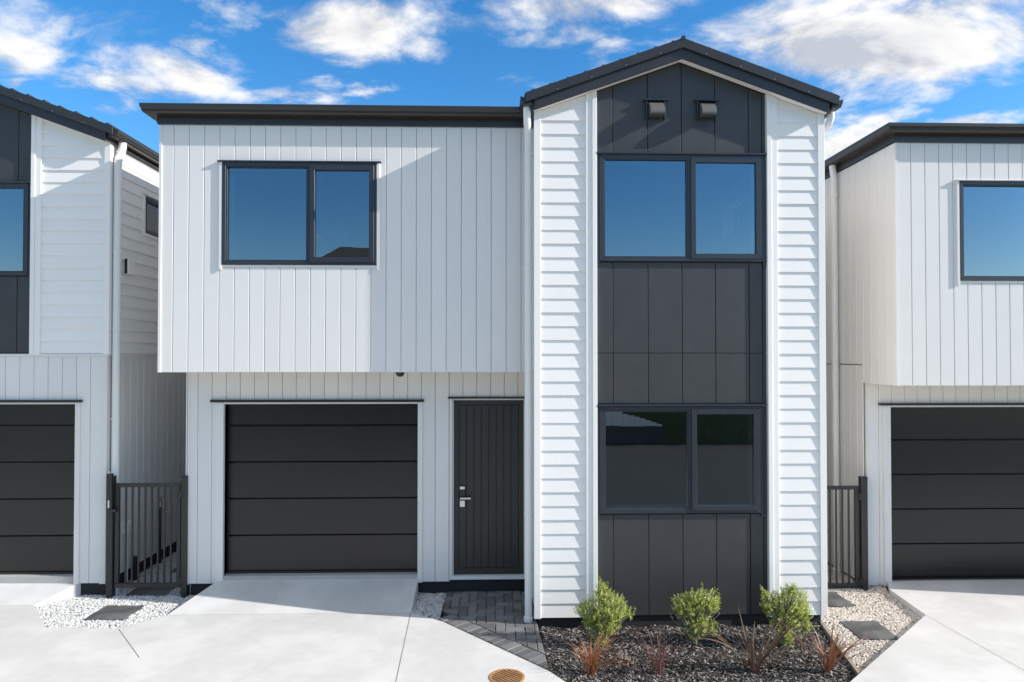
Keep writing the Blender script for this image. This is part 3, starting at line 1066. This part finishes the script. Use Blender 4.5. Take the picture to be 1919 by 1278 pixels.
# small services on the alley wall
jb = MB().rect(rs, 8.86, 8.98, 0.46, 0.60, 0.02, 0.08, 0.006).build('junction_box', M_pvc, lh)
MB().tube([(XS + 0.045, 8.92, 0.46), (XS + 0.045, 8.92, -0.2)], 0.012, 8).build('conduit', M_pvc, jb)
tp = MB().tube([(XS + 0.05, 9.78, 0.60), (XS + 0.05, 9.78, -0.2)], 0.016, 8).build('hose_tap', M_black, lh)
MB().tube([(XS + 0.05, 9.78, 0.54), (XS + 0.05, 9.78, 0.70), (XS + 0.09, 9.74, 0.70), (XS + 0.13, 9.70, 0.66), (XS + 0.13, 9.70, 0.60)], 0.016, 8).build('spout', M_brass, tp)
MB().tube([(XS + 0.05, 9.74, 0.735), (XS + 0.05, 9.82, 0.735)], 0.014, 8).build('tap_handle', M_brass, tp)
MB().tube([(XS + 0.05, 9.10, 0.10), (XS + 0.05, 9.10, -0.2)], 0.04, 10).build('gully_pipe', M_black, lh)
# interior shell and roof behind the gable
MB().box(-9, XS - 0.12, YL + 0.15, 12, 2.62, 2.74).build('floor', M_plaster, lh)
MB().box(-9, XS - 0.12, YL + 0.15, 12, 5.2, 5.27).build('ceiling', M_plaster, lh)
MB().box(-9, XS - 0.12, 11.9, 12, -0.03, 5.27).build('interior_wall', M_plaster, lh)
MB().box(-8.0, -7.9, YL + 0.12, 16, 2.7, ze).build('framing_wall', M_white, lh)

# ------------------------------------------------------------------ ground
ZL = -0.18


def poly_prism(pts, z0, z1, name, m, parent=None, kind=None):
    me = bpy.data.meshes.new(name)
    bm = bmesh.new()
    zt_ = (lambda i: z1[i]) if isinstance(z1, (list, tuple)) else (lambda i: z1)
    tv = [bm.verts.new((x, y, zt_(i))) for i, (x, y) in enumerate(pts)]
    bv = [bm.verts.new((x, y, z0)) for x, y in pts]
    f = bm.faces.new(tv)
    n = len(pts)
    for i in range(n):
        bm.faces.new((tv[i], bv[i], bv[(i + 1) % n], tv[(i + 1) % n]))
    bmesh.ops.triangulate(bm, faces=[f])
    bmesh.ops.recalc_face_normals(bm, faces=bm.faces)
    up = sum(fc.normal.z * fc.calc_area() for fc in bm.faces)
    if up < 0:
        bmesh.ops.reverse_faces(bm, faces=bm.faces)
    bm.to_mesh(me)
    bm.free()
    me.materials.append(m)
    o = bpy.data.objects.new(name, me)
    COL.objects.link(o)
    if parent:
        o.parent = parent
    if kind:
        o['kind'] = kind
    return o


g = MB()
N = 24
g.add([(900 * math.cos(2 * math.pi * k / N), 900 * math.sin(2 * math.pi * k / N), -0.32) for k in range(N)], [tuple(range(N))])
go = g.build('ground', M_asph)
go['kind'] = 'structure'

lane = [(-14, 7.9), (-7.6, 8.125), (-5.33, 8.125), (-4.79, 7.483), (-4.0, 7.419), (-3.655, 7.788), (-0.931, 7.788), (-0.549, 7.515),
        (0.519, 6.308), (0.644, 6.098), (0.93, 5.6), (2.70, 5.6), (3.37, 6.21), (4.849, 7.568), (4.93, 8.40), (5.08, 8.70), (7.56, 8.70), (8.2, 7.7), (16, 7.6),
        (16, 2.8), (1.9, 2.8), (1.9, -3.2), (-14, -3.2)]  # out-of-view front strip, extended to bounce light onto the facades
ln = poly_prism(lane, -0.31, ZL, 'concrete_lane', M_conc, kind='structure')
rp = poly_prism([(-3.33, 8.47), (-0.922, 8.47), (-0.928, 7.792), (-3.652, 7.792)], -0.31, [0.0, 0.0, ZL + 0.001, ZL + 0.001], 'driveway', M_conc, kind='structure')
rp2 = poly_prism([(-7.55, 8.51), (-5.03, 8.51), (-5.33, 8.127), (-7.6, 8.127)], -0.31, [-0.01, -0.03, ZL + 0.003, ZL + 0.003], 'driveway', M_conc, kind='structure')


def joint(p, q_, parent, wd=0.006, z=ZL + 0.002):
    p, q_ = Vector(p), Vector(q_)
    d = (q_ - p).normalized()
    n = Vector((-d.y, d.x)) * wd / 2
    MB().add([(*(p + n), z), (*(p - n), z), (*(q_ - n), z), (*(q_ + n), z)], [(0, 1, 2, 3)]).build('expansion_joint', M_joint, parent)


joint((-0.931, 7.785), (-0.50, -3.0), ln)
joint((-3.98, 7.41), (-3.40, 6.70), ln)
joint((4.84, 7.55), (4.93, 5.2), ln, 0.004)


def bed(poly, z, name, m):
    o = poly_prism(poly, -0.31, z, name, m)
    o['kind'] = 'structure'
    return o


def inside(pt, poly):
    x, y = pt
    c = False
    n = len(poly)
    for i in range(n):
        (x0, y0), (x1, y1) = poly[i], poly[(i + 1) % n]
        if (y0 > y) != (y1 > y) and x < (x1 - x0) * (y - y0) / (y1 - y0) + x0:
            c = not c
    return c


ICO = None


def chips(name, label, poly, z, dens, size, m, flat=0.7, kind='stone', keepouts=(), heap=0.012):
    """many small loose stones or bark flakes as one mesh"""
    rnd = random.Random(len(poly) * 7 + int(z * 1000))
    xs = [p[0] for p in poly]
    ys = [p[1] for p in poly]
    area = (max(xs) - min(xs)) * (max(ys) - min(ys))
    mb = MB()
    if kind == 'stone':
        bv = [(0, 0, 1), (0.89, 0, 0.45), (0.28, 0.85, 0.45), (-0.72, 0.53, 0.45), (-0.72, -0.53, 0.45), (0.28, -0.85, 0.45),
              (0.72, 0.53, -0.45), (-0.28, 0.85, -0.45), (-0.89, 0, -0.45), (-0.28, -0.85, -0.45), (0.72, -0.53, -0.45)]
        bf = [(0, 1, 2), (0, 2, 3), (0, 3, 4), (0, 4, 5), (0, 5, 1), (1, 6, 2), (2, 6, 7), (2, 7, 3), (3, 7, 8), (3, 8, 4), (4, 8, 9), (4, 9, 5),
              (5, 9, 10), (5, 10, 1), (1, 10, 6)]
    else:
        bv = [(-1, -0.3, 0), (1, -0.4, 0.1), (0.9, 0.35, 0.12), (-0.9, 0.4, 0), (-0.8, -0.25, 0.22), (0.8, -0.3, 0.3), (0.75, 0.25, 0.3), (-0.75, 0.3, 0.2)]
        bf = [(4, 5, 6, 7), (0, 1, 5, 4), (1, 2, 6, 5), (2, 3, 7, 6), (3, 0, 4, 7)]
    for _ in range(int(area * dens)):
        x, y = rnd.uniform(min(xs), max(xs)), rnd.uniform(min(ys), max(ys))
        if not inside((x, y), poly) or any(inside((x, y), k) for k in keepouts):
            continue
        s = size * rnd.uniform(0.55, 1.35)
        zz = z + heap * (mnoise.noise(Vector((x * 4, y * 4, z))) + rnd.random() * 0.9)
        a, b_ = rnd.uniform(0, 6.28), rnd.uniform(-0.5, 0.5)
        ca, sa, cb, sb = math.cos(a), math.sin(a), math.cos(b_), math.sin(b_)
        ex, ey = rnd.uniform(0.75, 1.25), rnd.uniform(0.7, 1.1)
        pts = []
        for (px, py, pz) in bv:
            k = rnd.uniform(0.85, 1.15)
            px, py, pz = px * s * ex * k, py * s * ey * k, pz * s * flat
            px, pz = px * cb - pz * sb, px * sb + pz * cb
            pts.append((x + px * ca - py * sa, y + px * sa + py * ca, zz + pz))
        mb.add(pts, bf)
    o = mb.build(name, m, recalc=False)
    o['kind'] = 'stuff'
    o['label'] = label
    o['category'] = kind if kind == 'mulch' else 'gravel'
    return o


STEP = [  # corner points of the stepping stones
    [(-4.52, 7.70), (-4.07, 7.69), (-4.06, 8.12), (-4.51, 8.13)],
    [(-4.47, 8.46), (-4.00, 8.45), (-4.01, 8.90), (-4.48, 8.90)],
    [(-4.36, 9.35), (-3.92, 9.34), (-3.92, 9.80), (-4.36, 9.80)],
    [(3.85, 7.07), (4.25, 7.065), (4.265, 7.55), (3.86, 7.55)],
    [(3.88, 8.00), (4.29, 8.00), (4.28, 8.50), (3.88, 8.51)],
]
gl_poly = [(-5.33, 8.12), (-4.79, 7.49), (-4.0, 7.425), (-3.66, 7.80), (-3.338, 8.46), (-3.66, 8.62), (-3.66, 12.5), (-4.74, 12.5), (-4.74, 8.52), (-5.04, 8.52)]
bed(gl_poly, -0.215, 'gravel_bed', M_sand)
chips('gravel', 'white marble gravel beside the left driveway and along the alley', gl_poly, -0.205, 5600, 0.0115, M_gravw, keepouts=STEP[:3])
gd_poly = [(-0.92, 8.48), (-0.93, 7.80), (-0.60, 7.565), (-0.575, 8.48)]
bed(gd_poly, -0.215, 'gravel_bed', M_sand)
chips('gravel', 'small patch of shaded gravel between garage driveway and front door pavers', gd_poly, -0.205, 6500, 0.0100, M_gravw)
gr_poly = [(3.645, 12.5), (3.62, 7.43), (3.40, 6.22), (4.845, 7.56), (4.925, 8.40), (5.06, 8.74), (4.78, 8.76), (4.78, 12.5)]
bed(gr_poly, -0.265, 'gravel_bed', M_sand)
chips('gravel', 'cream pink gravel around the two stepping stones right of the tower', gr_poly, -0.255, 5600, 0.011, M_gravp, keepouts=STEP[3:])
mu_poly = [(0.50, 7.47), (0.53, 6.32), (0.655, 6.105), (0.94, 5.61), (2.69, 5.61), (3.345, 6.19), (3.56, 7.47)]
bed(mu_poly, -0.255, 'garden_bed', M_soil)
chips('bark_mulch', 'dark bark mulch covering the garden bed in front of the tower', mu_poly, -0.250, 8200, 0.0165, M_mulch, 0.55, 'mulch', heap=0.030)

slab_lab = ['square slate stepping stone in white sunlit gravel by the left driveway', 'shaded slate stepping stone right under the left gate',
            'dark slate stepping stone in the alley behind the left gate', 'square slate stepping stone in cream gravel nearest the right driveway',
            'pale sunlit stepping stone in front of the right gate, beside the tower']
for pts, lb in zip(STEP, slab_lab):
    cx_, cy_ = sum(p[0] for p in pts) / 4, sum(p[1] for p in pts) / 4
    zt_ = -0.180 if cx_ < 0 else -0.228
    mb = MB()
    # riven top: a coarse grid with slightly uneven heights
    n = 6
    rnd = random.Random(int(cx_ * 100))
    grid = []
    for j in range(n + 1):
        for i in range(n + 1):
            a, b_ = i / n, j / n
            x = (pts[0][0] * (1 - a) + pts[1][0] * a) * (1 - b_) + (pts[3][0] * (1 - a) + pts[2][0] * a) * b_
            y = (pts[0][1] * (1 - a) + pts[1][1] * a) * (1 - b_) + (pts[3][1] * (1 - a) + pts[2][1] * a) * b_
            e = 0.006 if i in (0, n) or j in (0, n) else 0
            grid.append((x + rnd.uniform(-1, 1) * e * 0.6, y + rnd.uniform(-1, 1) * e * 0.6, zt_ + rnd.uniform(-0.002, 0.002) - e))
    fs = [(j * (n + 1) + i, j * (n + 1) + i + 1, (j + 1) * (n + 1) + i + 1, (j + 1) * (n + 1) + i) for j in range(n) for i in range(n)]
    edge = [i for i in range(n + 1)] + [(j + 1) * (n + 1) - 1 for j in range(1, n + 1)] + [n * (n + 1) + i for i in range(n - 1, -1, -1)] + [j * (n + 1) for j in range(n - 1, 0, -1)]
    k = len(grid)
    grid += [(grid[i][0], grid[i][1], zt_ - 0.05) for i in edge]
    m_ = len(edge)
    fs += [(edge[i], edge[(i + 1) % m_], k + (i + 1) % m_, k + i) for i in range(m_)]
    mb.add(grid, fs)
    o = mb.build('stepping_stone', M_slate, loc=(cx_, cy_, zt_ - 0.05))
    o['label'] = lb
    o['category'] = 'paving slab'
    o['group'] = 'stepping stones set in the gravel'

# paver path to the front door
path_poly = [(-0.55, 7.515), (0.519, 6.308), (0.447, 8.47), (-0.572, 8.47)]
pp = poly_prism([(-0.565, 7.53), (0.519, 6.308), (0.45, 8.47), (-0.58, 8.47)], -0.31, -0.212, 'path', M_soil, kind='structure')
ed = Vector((0.519 + 0.55, 6.308 - 7.515)).normalized()
nn = Vector((-ed.y, ed.x))
if nn.x < 0:
    nn = -nn
p0 = Vector((-0.55, 7.515)) + nn * 0.012


def paver(poly, ch=0.006):
    for (a, b, c) in path_clips:
        poly = clip(poly, a, b, c)
    if len(poly) < 3:
        return
    ar = abs(sum(poly[i][0] * poly[(i + 1) % len(poly)][1] - poly[(i + 1) % len(poly)][0] * poly[i][1] for i in range(len(poly)))) / 2
    if ar < 0.0012:
        return
    dz_ = random.uniform(-0.004, 0.004)
    MB().slab(top(0), poly, -0.235, -0.176 + dz_, ch).build('paver', M_paver, pp)


edge_r = (Vector((0.447, 8.47)) - Vector((0.519, 6.308)))
nr = Vector((edge_r.y, -edge_r.x)).normalized()
nr = nr if nr.x > 0 else -nr
edge_l = (-1, 0.0, 0.572)
cR = (nr.x, nr.y, nr.dot(Vector((0.519, 6.308))) - 0.004)
cF = (-nn.x, -nn.y, -(nn.dot(p0)))
cB = (0, 1, 8.46)
path_clips = [cR, cB]
L_ = (Vector((0.519, 6.308)) - p0).length
k = -1
while k * 0.1025 < L_ + 0.1:
    a = p0 + ed * (k * 0.1025)
    b_ = a + ed * 0.0985
    paver([tuple(a), tuple(b_), tuple(b_ + nn * 0.2), tuple(a + nn * 0.2)])
    k += 1
path_clips = [cR, cB, (-1, 0, 0.572), (-nn.x, -nn.y, -(nn.dot(p0) + 0.207))]
W_ = 0.104
for r_ in range(-2, 26):
    for c_ in range(-2, 16):
        t4 = (c_ - r_) % 4
        x, y = -0.60 + c_ * W_, 6.1 + r_ * W_
        if t4 == 0:
            paver([(x + 0.003, y + 0.003), (x + 2 * W_ - 0.003, y + 0.003), (x + 2 * W_ - 0.003, y + W_ - 0.003), (x + 0.003, y + W_ - 0.003)])
        elif t4 == 2:
            paver([(x + 0.003, y - W_ + 0.003), (x + W_ - 0.003, y - W_ + 0.003), (x + W_ - 0.003, y + W_ - 0.003), (x + 0.003, y + W_ - 0.003)])

# timber edging between mulch and cream gravel
a, b_ = Vector((3.60, 7.44)), Vector((3.355, 6.17))
d = (b_ - a).normalized()
n = Vector((-d.y, d.x)) * 0.019
te = MB().slab(top(0), [tuple(a + n), tuple(b_ + n), tuple(b_ - n), tuple(a - n)], -0.30, -0.195, 0.003).build('garden_edging', M_timber)
te['label'] = 'weathered timber edging board between bark mulch and cream gravel'
te['category'] = 'garden edging'

# cast drain cover in the lane
dc = thing('drain_cover', (0.124, 6.20, ZL), 'round rusty slotted drain cover set in the concrete lane', 'drain cover')
mb = MB()
NS = 40
ro, ri = 0.162, 0.138
for k in range(NS):
    t0, t1 = 2 * math.pi * k / NS, 2 * math.pi * (k + 1) / NS
    mb.slab(top(0), [(0.124 + rr * math.cos(t), 6.20 + rr * math.sin(t)) for rr, t in ((ri, t0), (ro, t0), (ro, t1), (ri, t1))], ZL - 0.02, ZL + 0.006, 0)
mb.build('rim', M_rust, dc)
MB().slab(top(0), [(0.124 + ri * math.cos(2 * math.pi * k / NS), 6.20 + ri * math.sin(2 * math.pi * k / NS)) for k in range(NS)], ZL - 0.02, ZL + 0.0015).build('slot_dark', M_slot_dark, dc)  # black disc on the lane: darkness below the bars put into colour
ca, sa = math.cos(R(-20)), math.sin(R(-20))
for k in range(-4, 5):
    v = k * 0.0300
    h = math.sqrt(max(0, ri * ri - v * v))
    q4 = [(-h, v - 0.0080), (h, v - 0.0080), (h, v + 0.0080), (-h, v + 0.0080)]
    MB().slab(top(0), [(0.124 + x * math.cos(R(-42)) - y * math.sin(R(-42)), 6.20 + x * math.sin(R(-42)) + y * math.cos(R(-42))) for x, y in q4],
              ZL - 0.004, ZL + 0.005, 0.001).build('bar', M_rust, dc)


# ------------------------------------------------------------------ gates
def gate(root, x0, x1, y, z0, z1, nbal, post_l, post_r, hinge_side, latch_side, pz):
    fg_ = front(y)
    for (a, b) in ((post_l), (post_r)):
        p = MB()
        p.rect(fg_, a, b, -0.26, pz, -0.045, 0.04, 0.004)
        po = p.build('gate_post', M_gatem, root)
        MB().rect(fg_, a - 0.003, b + 0.003, pz, pz + 0.012, -0.048, 0.043, 0.003).build('post_cap', M_gatem, po)
    for (a, b, c, d_, nm) in ((x0, x1, z1 - 0.045, z1, 'rail'), (x0, x1, z0, z0 + 0.05, 'rail'),
                              (x0, x0 + 0.045, z0 + 0.052, z1 - 0.047, 'stile'), (x1 - 0.045, x1, z0 + 0.052, z1 - 0.047, 'stile')):
        MB().rect(fg_, a, b, c, d_, -0.02, 0.02, 0.003).build(nm, M_gatem, root)
    for k in range(nbal):
        u = x0 + 0.045 + (x1 - x0 - 0.09) * (k + 1) / (nbal + 1)
        MB().rect(fg_, u - 0.009, u + 0.009, z0 + 0.048, z1 - 0.043, -0.009, 0.009, 0.002).build('baluster', M_gatem, root)
    hx = x1 if hinge_side > 0 else x0
    for z in (z0 + 0.08, z1 - 0.13):
        h = MB()
        h.rect(fg_, hx - 0.04, hx - 0.004, z - 0.045, z + 0.045, 0.021, 0.030, 0.002)
        h.rect(fg_, hx + 0.004, hx + 0.03, z - 0.04, z + 0.04, 0.021, 0.046, 0.002)
        h.tube([(hx, y - 0.035, z - 0.05), (hx, y - 0.035, z + 0.05)], 0.009, 8)
        h.build('hinge', M_black, root)
    if latch_side:
        lx_ = x0 - 0.02 if latch_side < 0 else x1 + 0.02
        la = MB()
        la.rect(fg_, lx_ - 0.050, lx_ + 0.012, z1 - 0.30, z1 + 0.13, 0.042, 0.085, 0.006)
        la.rect(fg_, lx_ - 0.02, lx_ + 0.06, z1 - 0.335, z1 - 0.30, 0.03, 0.075, 0.004)
        lo = la.build('latch', M_black, root)
        MB().tube([(lx_ - 0.022, y - 0.066, z1 + 0.12), (lx_ - 0.022, y - 0.066, z1 + 0.155)], 0.014, 10).build('latch_knob', M_steel, lo)
        MB().rect(fg_, lx_ - 0.03, lx_ - 0.012, z1 - 0.28, z1 - 0.19, 0.085, 0.09, 0.002).build('lock_plate', M_steel, lo)


g1 = thing('gate', (-4.16, 8.45, -0.2), 'dark metal bar gate across the alley between left and middle houses', 'gate', 'side gates between the houses')
gate(g1, -4.585, -3.80, 8.45, -0.085, 1.175, 8, (-4.678, -4.605), (-3.785, -3.712), 1, -1, 1.25)
g2 = thing('gate', (4.15, 8.62, -0.25), 'dark metal bar gate partly hidden behind the tower on the right', 'gate', 'side gates between the houses')
gate(g2, 3.76, 4.66, 8.62, -0.225, 1.065, 9, (3.672, 3.742), (4.685, 4.762), 1, 0, 1.17)

# small round light under the overhang
sl = thing('soffit_light', (-1.09, 8.02, 2.538), 'small black dome light under the grey overhang above the garage', 'light')
mb = MB()
prof = [(0.052, 2.538), (0.052, 2.520), (0.044, 2.500), (0.028, 2.484), (0.008, 2.478)]
mb.tube([(-1.09, 8.02, z) for r_, z in prof], [r_ for r_, z in prof], 16)
mb.build('housing', M_black, sl, smooth=True)
MB().tube([(-1.09, 8.02, 2.500), (-1.09, 8.02, 2.474)], [0.016, 0.010], 10).build('lens', M_steel, sl, smooth=True)


# ------------------------------------------------------------------ plants
def shrub(x, y, z, lobes, n_shoot, label, seed):
    rnd = random.Random(seed)
    root = thing('shrub', (x, y, z), label, 'shrub', 'young green shrubs in front of the tower')
    st = MB()
    lf = MB()
    lobes = [(a * 1.08, b * 1.08, c * 1.03, r_ * 1.04, e) for a, b, c, r_, e in lobes]
    tot = sum(l[3] ** 2 for l in lobes)
    for (lx_, ly_, lz_, r_, sq) in lobes:
        for _ in range(int(n_shoot * r_ ** 2 / tot)):
            while True:
                d_ = Vector((rnd.gauss(0, 1), rnd.gauss(0, 1), rnd.gauss(0, 1)))
                if d_.length > 0.1:
                    break
            d_.normalize()
            rad = r_ * (0.42 + 0.62 * rnd.random() ** 0.6 + (rnd.uniform(0.1, 0.45) if rnd.random() < 0.22 else 0))
            tip = Vector((x + lx_ + d_.x * rad, y + ly_ + d_.y * rad * 0.9, z + lz_ + d_.z * rad * sq))
            if tip.z < z + 0.05:
                continue
            dirv = (d_ * 0.7 + Vector((0, 0, 0.75)) + Vector((rnd.uniform(-.4, .4), rnd.uniform(-.4, .4), 0))).normalized()
            ln_ = rnd.uniform(0.05, 0.10)
            nl = rnd.randint(12, 18)
            base = tip - dirv * ln_
            if rnd.random() < 0.25:
                st.tube([(x + rnd.uniform(-.02, .02), y, z + 0.02 + 0.3 * lz_ * rnd.random()), tuple(base), tuple(tip)], [0.005, 0.003, 0.0015], 4, False)
            for k in range(nl):
                t_ = (k + rnd.random()) / nl
                p = base + dirv * ln_ * t_
                ang = k * 2.4 + rnd.uniform(-.3, .3)
                s1 = dirv.orthogonal().normalized()
                s2 = dirv.cross(s1)
                o_ = (s1 * math.cos(ang) + s2 * math.sin(ang))
                ld = (o_ * 0.95 + dirv * rnd.uniform(0.25, 0.9)).normalized()
                L = rnd.uniform(0.016, 0.027) * (1.1 - 0.3 * t_)
                wd = L * rnd.uniform(0.38, 0.52)
                sd_ = ld.cross(dirv)
                sd_ = sd_.normalized() if sd_.length > 1e-3 else s1
                up_ = sd_.cross(ld).normalized()
                a = p
                m1 = p + ld * L * 0.5 + sd_ * wd / 2 + up_ * 0.002
                m2 = p + ld * L * 0.5 - sd_ * wd / 2 + up_ * 0.002
                e = p + ld * L + up_ * rnd.uniform(-0.004, 0.002)
                mid = p + ld * L * 0.55
                lf.add([tuple(a), tuple(m1), tuple(e), tuple(m2), tuple(mid)], [(0, 1, 4), (1, 2, 4), (2, 3, 4), (3, 0, 4)])
    for k in range(4):
        st.tube([(x + rnd.uniform(-.015, .015), y + rnd.uniform(-.015, .015), z - 0.03), (x + rnd.uniform(-.06, .06), y + rnd.uniform(-.05, .05), z + 0.2),
                 (x + rnd.uniform(-.14, .14), y + rnd.uniform(-.1, .1), z + 0.42)], [0.008, 0.006, 0.003], 6)
    st.build('stem', M_timber, root)
    lf.build('foliage', M_leaf, root, recalc=False)
    return root


shrub(1.10, 6.93, -0.23, [(0.0, 0, 0.20, 0.13, 1.2), (-0.10, 0, 0.38, 0.13, 1.0), (0.10, 0, 0.40, 0.15, 0.9), (0.01, 0, 0.54, 0.10, 1.0), (0.0, 0, 0.64, 0.045, 1.3),
                          (0.23, 0, 0.36, 0.07, 0.9), (-0.20, 0.02, 0.40, 0.05, 1.0), (0.02, 0, 0.36, 0.18, 1.0)], 640,
      'tall pointed green shrub at the left end of the garden bed', 3)
shrub(2.06, 6.97, -0.23, [(0.02, 0, 0.18, 0.12, 1.1), (-0.12, 0, 0.40, 0.12, 0.9), (0.10, 0, 0.46, 0.13, 0.8), (0.18, 0, 0.42, 0.09, 0.9), (0.0, 0, 0.42, 0.14, 0.9),
                          (0.16, 0, 0.20, 0.08, 1.0), (0.0, 0, 0.30, 0.13, 1.0)], 540,
      'flat topped green shrub at the centre of the garden bed', 8)
shrub(2.97, 6.93, -0.23, [(0.0, 0, 0.22, 0.15, 1.1), (-0.12, 0, 0.42, 0.12, 1.0), (0.10, 0, 0.46, 0.14, 0.9), (0.19, 0, 0.34, 0.10, 1.0), (0.0, 0, 0.40, 0.17, 1.0),
                          (-0.19, 0, 0.54, 0.045, 1.2), (0.07, 0, 0.57, 0.07, 0.9), (0.0, -0.02, 0.10, 0.08, 1.0), (0.21, 0, 0.20, 0.06, 1.0)], 660,
      'wide green shrub at the right end of the garden bed by the corner', 15)


def blade(x, y, z, azim, length, lean, droop, width, m, root, rnd, kink=0.0):
    """a strap leaf: folded along its midrib, arching over"""
    n = 9
    hd = Vector((math.cos(azim), math.sin(azim), 0))
    sd_ = Vector((-math.sin(azim), math.cos(azim), 0))
    p = Vector((x, y, z))
    ang = lean
    pts = []
    for i in range(n + 1):
        t_ = i / n
        wv = width * (0.55 + 0.9 * t_) if t_ < 0.5 else width * (1.0 - 0.92 * ((t_ - 0.5) / 0.5) ** 1.5)
        tang = hd * math.sin(ang) + Vector((0, 0, 1)) * math.cos(ang)
        nrm = tang.cross(sd_)
        tw = kink * t_
        s_ = sd_ * math.cos(tw) + nrm * math.sin(tw)
        pts += [tuple(p - s_ * wv / 2), tuple(p - nrm * wv * 0.16), tuple(p + s_ * wv / 2)]
        p = p + tang * length / n
        ang += droop / n * (0.4 + 1.3 * t_)
    fs = []
    for i in range(n):
        b0 = i * 3
        fs += [(b0, b0 + 1, b0 + 4, b0 + 3), (b0 + 1, b0 + 2, b0 + 5, b0 + 4)]
    mb = MB()
    mb.add(pts, fs)
    mb.build('leaf', m, root, smooth=False, recalc=False)


def tuft(x, y, z, label, m, spec, seed):
    rnd = random.Random(seed)
    root = thing('flax_plant', (x, y, z), label, 'plant', 'grassy plants along the front of the garden bed')
    for (az_, saz, ln0, ln1, le0, le1, dr0, dr1, wd, cnt) in spec:
        for _ in range(cnt):
            a = R(az_ + rnd.uniform(-saz, saz))
            blade(x + rnd.uniform(-.035, .035), y + rnd.uniform(-.03, .03), z - 0.02, a, rnd.uniform(ln0, ln1), R(rnd.uniform(le0, le1)), R(rnd.uniform(dr0, dr1)),
                  wd * 0.8 * rnd.uniform(0.7, 1.3), m, root, rnd, rnd.uniform(-0.7, 0.7))
    return root


tuft(0.90, 6.33, -0.22, 'dense orange sedge tuft at the left front of the mulch bed', M_blade_orange,
     [(0, 180, 0.20, 0.42, 5, 28, 10, 90, 0.0065, 90), (10, 60, 0.40, 0.64, 15, 45, 50, 110, 0.006, 40), (180, 60, 0.26, 0.42, 0, 16, 0, 60, 0.006, 22)], 21)
tuft(1.53, 6.36, -0.22, 'small upright wine red flax second from left in the mulch bed', M_blade_wine,
     [(0, 180, 0.26, 0.44, 4, 30, 5, 50, 0.011, 34), (0, 40, 0.36, 0.52, 30, 55, 10, 60, 0.010, 6), (180, 40, 0.34, 0.46, 20, 40, 0, 30, 0.010, 6)], 5)
tuft(2.44, 6.36, -0.22, 'open bronze flax with wide arching leaves, third from left in the mulch bed', M_blade_bronze,
     [(20, 35, 0.55, 0.70, 38, 56, 5, 35, 0.034, 8), (172, 25, 0.55, 0.72, 38, 58, 30, 80, 0.026, 6), (90, 180, 0.30, 0.46, 3, 25, 0, 30, 0.020, 16), (120, 20, 0.58, 0.62, 14, 18, 0, 25, 0.020, 1)], 12)
tuft(3.13, 6.33, -0.22, 'red brown flax tuft beside the timber edging at the right', M_blade_red,
     [(0, 180, 0.28, 0.52, 5, 32, 10, 70, 0.014, 34), (160, 30, 0.55, 0.72, 28, 50, 0, 60, 0.019, 6), (10, 40, 0.48, 0.66, 30, 55, 30, 90, 0.018, 8)], 33)

# ------------------------------------------------------------------ across the lane (seen only in the window glass)
op = thing('opposite_house', (-3.0, -14, -0.3), 'dark house across the lane mirrored in the upper windows', 'house')
b = MB()
b.box(-9.4, 2.2, -20, -12, -0.32, 4.7)
b.build('wall', M_darkwall, op)
b = MB()
b.add([(-10.6, -11.4, 4.6), (2.9, -11.4, 4.6), (2.9, -20.6, 4.6), (-10.6, -20.6, 4.6), (-7.0, -16, 7.75), (-3.6, -16, 7.75)],
      [(0, 1, 5, 4), (1, 2, 5), (2, 3, 4, 5), (3, 0, 4), (0, 3, 2, 1)])
b.build('roof', M_roof, op)
for u in (-7.0, -4.0, -1.0):
    b = MB()
    ring(b, lambda u_, v_, w_: (u_, -12 + w_, v_), u, u + 1.6, 1.0, 2.2, 0.06, -0.02, 0.05)
    wn = b.build('window', M_frame, op)
    MB().box(u + 0.05, u + 1.55, -11.995, -11.985, 1.05, 2.15).build('pane', M_black, wn)
hg = MB()
rnd = random.Random(4)
hg.box(-16, 22, -10.0, -9.3, -0.32, 1.75)
for _ in range(14000):
    x = rnd.uniform(-16, 22)
    f_ = rnd.random()
    p = Vector((x, -9.6 + rnd.uniform(-0.1, 0.5), -0.3 + 2.25 * f_ + 0.12 * mnoise.noise(Vector((x * 0.8, 0, 1)))))
    a = Vector((rnd.uniform(-1, 1), rnd.uniform(-1, 1), rnd.uniform(-1, 1))) * 0.07
    c = Vector((rnd.uniform(-1, 1), rnd.uniform(-1, 1), rnd.uniform(-1, 1))) * 0.07
    hg.add([tuple(p), tuple(p + a), tuple(p + a + c), tuple(p + c)], [(0, 1, 2, 3)])
ho = hg.build('hedge', M_hedge, recalc=False)
ho['kind'] = 'stuff'
ho['label'] = 'dark green hedge across the lane mirrored in the lower windows'
ho['category'] = 'hedge'

fn = thing('reflection_fence', (3.9, -8.85, -0.3), 'pale grey board fence added across the lane for a reflection in the lower window', 'fence')
for k in range(18):  # unseen boards, added with a raked top for a pale window reflection
    x = 2.3 + k * 0.2
    zt_ = 1.42 - 0.062 * k
    MB().box(x + 0.006, x + 0.194, -8.86, -8.84, 0.30, zt_).build('board', M_grey, fn)
MB().box(2.25, 5.95, -8.91, -8.862, -0.3, 0.32).build('plinth_rail', M_darkwall, fn)
